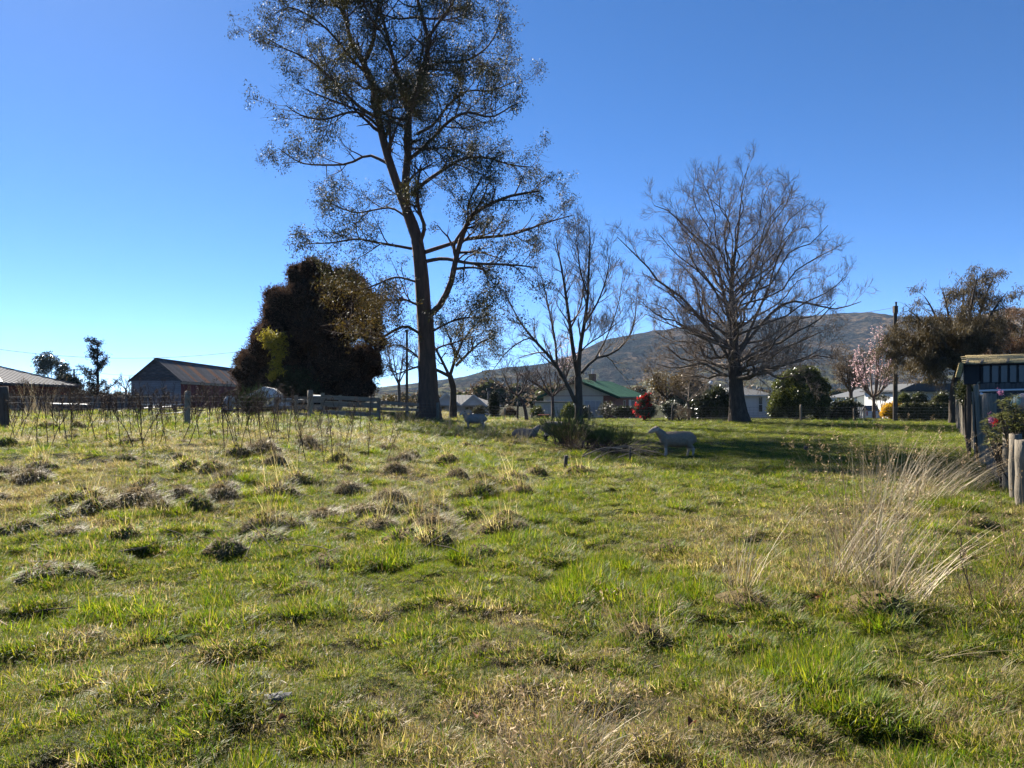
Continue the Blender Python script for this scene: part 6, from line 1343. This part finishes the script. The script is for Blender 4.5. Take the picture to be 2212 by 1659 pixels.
def stalk_proto(seed):
    r_ = np.random.default_rng(seed); h = 1.; ln = r_.normal(0, .12, 2); P = resample([(0, 0, -.05), (ln[0]*.3, ln[1]*.3, .35), (ln[0]*.6+r_.normal(0, .03), ln[1]*.6, .7), (ln[0]*1.1, ln[1], h)], 10)[None]; R = np.linspace(.0068, .0035, 10)[None]
    a1, s1 = spawn(r_, P, R, int(r_.integers(4, 9)), .4, .97, (.16, .45), (10, 26), .3, .06, .05, 4, .7, .004); a2, s2 = spawn(r_, a1, s1, 3, .4, 1, (.05, .13), (20, 45), .3, .06, .05, 3, .8, .0034)
    hd = leaves(r_, a2[:, -1], 4, .01, (.015, .03), .5, -.3)
    st_ = mesh_np('stem', *tubes(P, R, 5), M['stalk'], True); si = mesh_np('side_stem', *merge([tubes(a1, s1, 3), tubes(a2, s2, 3)]), M['stalk']); return st_, si, mesh_np('seed_head', *hd, M['seed_brown'])
SP = [stalk_proto(800+k) for k in range(9)]
def stalk(p, h, lab, grp):
    a, b_, c_ = SP[rt.integers(9)]; wd = 1.+.012*p[1]
    o = link('weed_stalk', a); o.location = p; o.scale = (h*wd, h*wd, h); o.rotation_euler = (rt.normal(0, .16), rt.normal(.05, .2), rt.random()*6.28); tag(o, lab, 'weed', grp); tag(link('side_stem', b_, o), kind='stuff'); tag(link('seed_head', c_, o), kind='stuff')
cl_px = [30, 95, 150, 215, 240, 290, 375, 480, 560, 640, 790]
for k in range(200):
    px = (rt.choice(cl_px)+rt.normal(0, 32)) if k % 3 else rt.uniform(0, 850); d = rt.uniform(15.5, 31)
    if px < -20: px = rt.uniform(20, 400)
    if d < 20: lab, grp = 'bare dark weed stalk among the nearer left tussocks', 'nearer weed stalks on the left'
    elif d < 25: lab, grp = 'bare dark weed stalk halfway up the left slope', 'weed stalks halfway up the left slope'
    else: lab, grp = 'bare dark weed stalk near the left wire fence', 'weed stalks near the left wire fence'
    stalk(G(px, d), rt.uniform(.7, 1.35), lab, grp)
for k in range(150):
    px = rt.uniform(-10, 600); stalk(G(px, rt.uniform(31, 42)), rt.uniform(.9, 1.7), 'brown weed stalk in the thicket before the barn', 'weed thicket before the barn')
stalk(GD(2105, 1345), .62, 'leaning pale weed stem at the lower right', None)
rq = np.random.default_rng(31)
for k in range(46):      # fallen straws and twigs on the slope
    px = rq.uniform(0, 1100); py = rq.uniform(980, 1230); p = GD(px, py); L_ = rq.uniform(.2, .6); a = rq.random()*6.28; dv = np.array([math.cos(a), math.sin(a), rq.uniform(.0, .5)])*L_
    v, q = tubes(np.array([[(0, 0, .03), dv*.5+[0, 0, .05], dv+[0, 0, .03]]]), np.array([[.006, .005, .003]]), 4); o = link('fallen_straw', mesh_np('fallen_straw', v, q, M['stick'])); o.location = p; tag(o, 'loose pale straw lying on the left slope', 'straw', 'loose straws on the left slope')
M['dead_leaf'] = foliage('dead_leaf', (.13, .055, .025), (.22, .10, .05), .25, None, .7, .2)
for k in range(16):      # curled brown leaves blown into the near turf
    px, py = [(1432, 1332), (2048, 1475), (1345, 1345), (1560, 1500)][k] if k < 4 else (rq.uniform(150, 2150), rq.uniform(1200, 1600)); p = GD(px, py); L_ = rq.uniform(.03, .055); n = 6; s_ = np.linspace(0, 1, n); w_ = .42*L_*np.sin(np.pi*np.clip(s_*.9+.05, 0, 1)); cz_ = L_*.35*np.sin(np.pi*s_)
    v = np.concatenate([np.stack([s_*L_, w_, cz_+w_*.7], -1), np.stack([s_*L_, 0*s_, cz_*.6], -1), np.stack([s_*L_, -w_, cz_+w_*.7], -1)]); q = [(i, i+1, n+i+1, n+i) for i in range(n-1)]+[(n+i, n+i+1, 2*n+i+1, 2*n+i) for i in range(n-1)]
    o = link('fallen_leaf', mesh_np('fallen_leaf', v, np.array(q), M['dead_leaf'], True)); o.location = (p[0], p[1], p[2]+.03); o.rotation_euler = (rq.uniform(-.5, .5), rq.uniform(-.5, .5), rq.random()*6.28); tag(o, 'brown fallen leaf in the near turf', 'leaf', 'fallen leaves in the near turf')
# ------------------------------------------------------------------ air
hz = MB().box(-3600, 4200, -60, 4700, -9, 420).obj('haze', None); tag(hz, 'thin blue air between the paddock and the hills', 'haze', kind='stuff')
m = bpy.data.materials.new('haze_air'); m.use_nodes = True; t = m.node_tree; t.nodes.remove(t.nodes['Principled BSDF']); pv_ = t.nodes.new('ShaderNodeVolumePrincipled'); pv_.inputs['Color'].default_value = (.5, .7, 1., 1); pv_.inputs['Density'].default_value = HAZE; pv_.inputs['Anisotropy'].default_value = .1
t.links.new(pv_.outputs[0], t.nodes['Material Output'].inputs['Volume']); hz.data.materials.append(m)

# ------------------------------------------------------------------ labels that single out the repeats
ONES = ['', 'first', 'second', 'third', 'fourth', 'fifth', 'sixth', 'seventh', 'eighth', 'ninth', 'tenth', 'eleventh', 'twelfth', 'thirteenth', 'fourteenth', 'fifteenth', 'sixteenth', 'seventeenth', 'eighteenth', 'nineteenth']
def ordinal(n):
    if n < 20: return ONES[n]
    t_, o_ = divmod(n, 10); return ['twent', 'thirt', 'fort', 'fift', 'sixt'][t_-2]+'ieth' if o_ == 0 else ['twenty', 'thirty', 'forty', 'fifty', 'sixty'][t_-2]+'-'+ONES[o_]
def relabel(group, what, where, cuts, names):
    obs = [o for o in COL.objects if o.get('group') == group and o.parent is None]; bands = {}
    for o in obs:
        k = sum(o.location[1] > c for c in cuts); bands.setdefault(k, []).append(o)
    for k, lst in bands.items():
        lst.sort(key=lambda o: o.location[0]/max(o.location[1], .1))
        for j, o in enumerate(lst): o['label'] = '%s, %s from left, %s of %s' % (what, ordinal(j+1), names[k], where)
BN = ['nearest row', 'middle row', 'farther row', 'farthest row']
relabel('green tussocks of the left slope', 'green tussock', 'the left slope', (11, 15, 21), BN)
relabel('half dead tussocks of the left slope', 'half dead tussock', 'the left slope', (11, 15, 21), BN)
relabel('straw tussocks of the left slope', 'straw tussock', 'the left slope', (11, 15, 21), BN)
relabel('low hummocks of the grazed turf', 'low hummock', 'the grazed turf', (7.5, 9, 11), BN)
relabel('little clumps of the foreground turf', 'little grass clump', 'the foreground turf', (4.2, 5.0, 5.6), BN)
relabel('sparse dry stalks of the left slope', 'sparse dry stalks', 'the left slope', (12, 15, 19), BN)
relabel('nearer weed stalks on the left', 'bare weed stalk', 'the stalks among near tussocks', (16.8, 18, 19), BN)
relabel('weed stalks halfway up the left slope', 'bare weed stalk', 'the stalks up the slope', (21.2, 22.5, 23.8), BN)
relabel('weed stalks near the left wire fence', 'bare weed stalk', 'the stalks by the wire fence', (26.5, 28, 29.5), BN)
relabel('weed thicket before the barn', 'brown weed stalk', 'the thicket before the barn', (34, 37, 39.5), BN)
relabel('loose straws on the left slope', 'loose pale straw', 'the straws on the slope', (9, 12, 16), BN)
relabel('fallen leaves in the near turf', 'curled brown leaf', 'the near turf', (4., 5., 6.), BN)
relabel('planks heaped before the barn', 'grey plank', 'the timber heap', (39, 40, 41), BN)
relabel('whitened planks heaped before the barn', 'whitened plank', 'the timber heap', (39, 40, 41), BN)
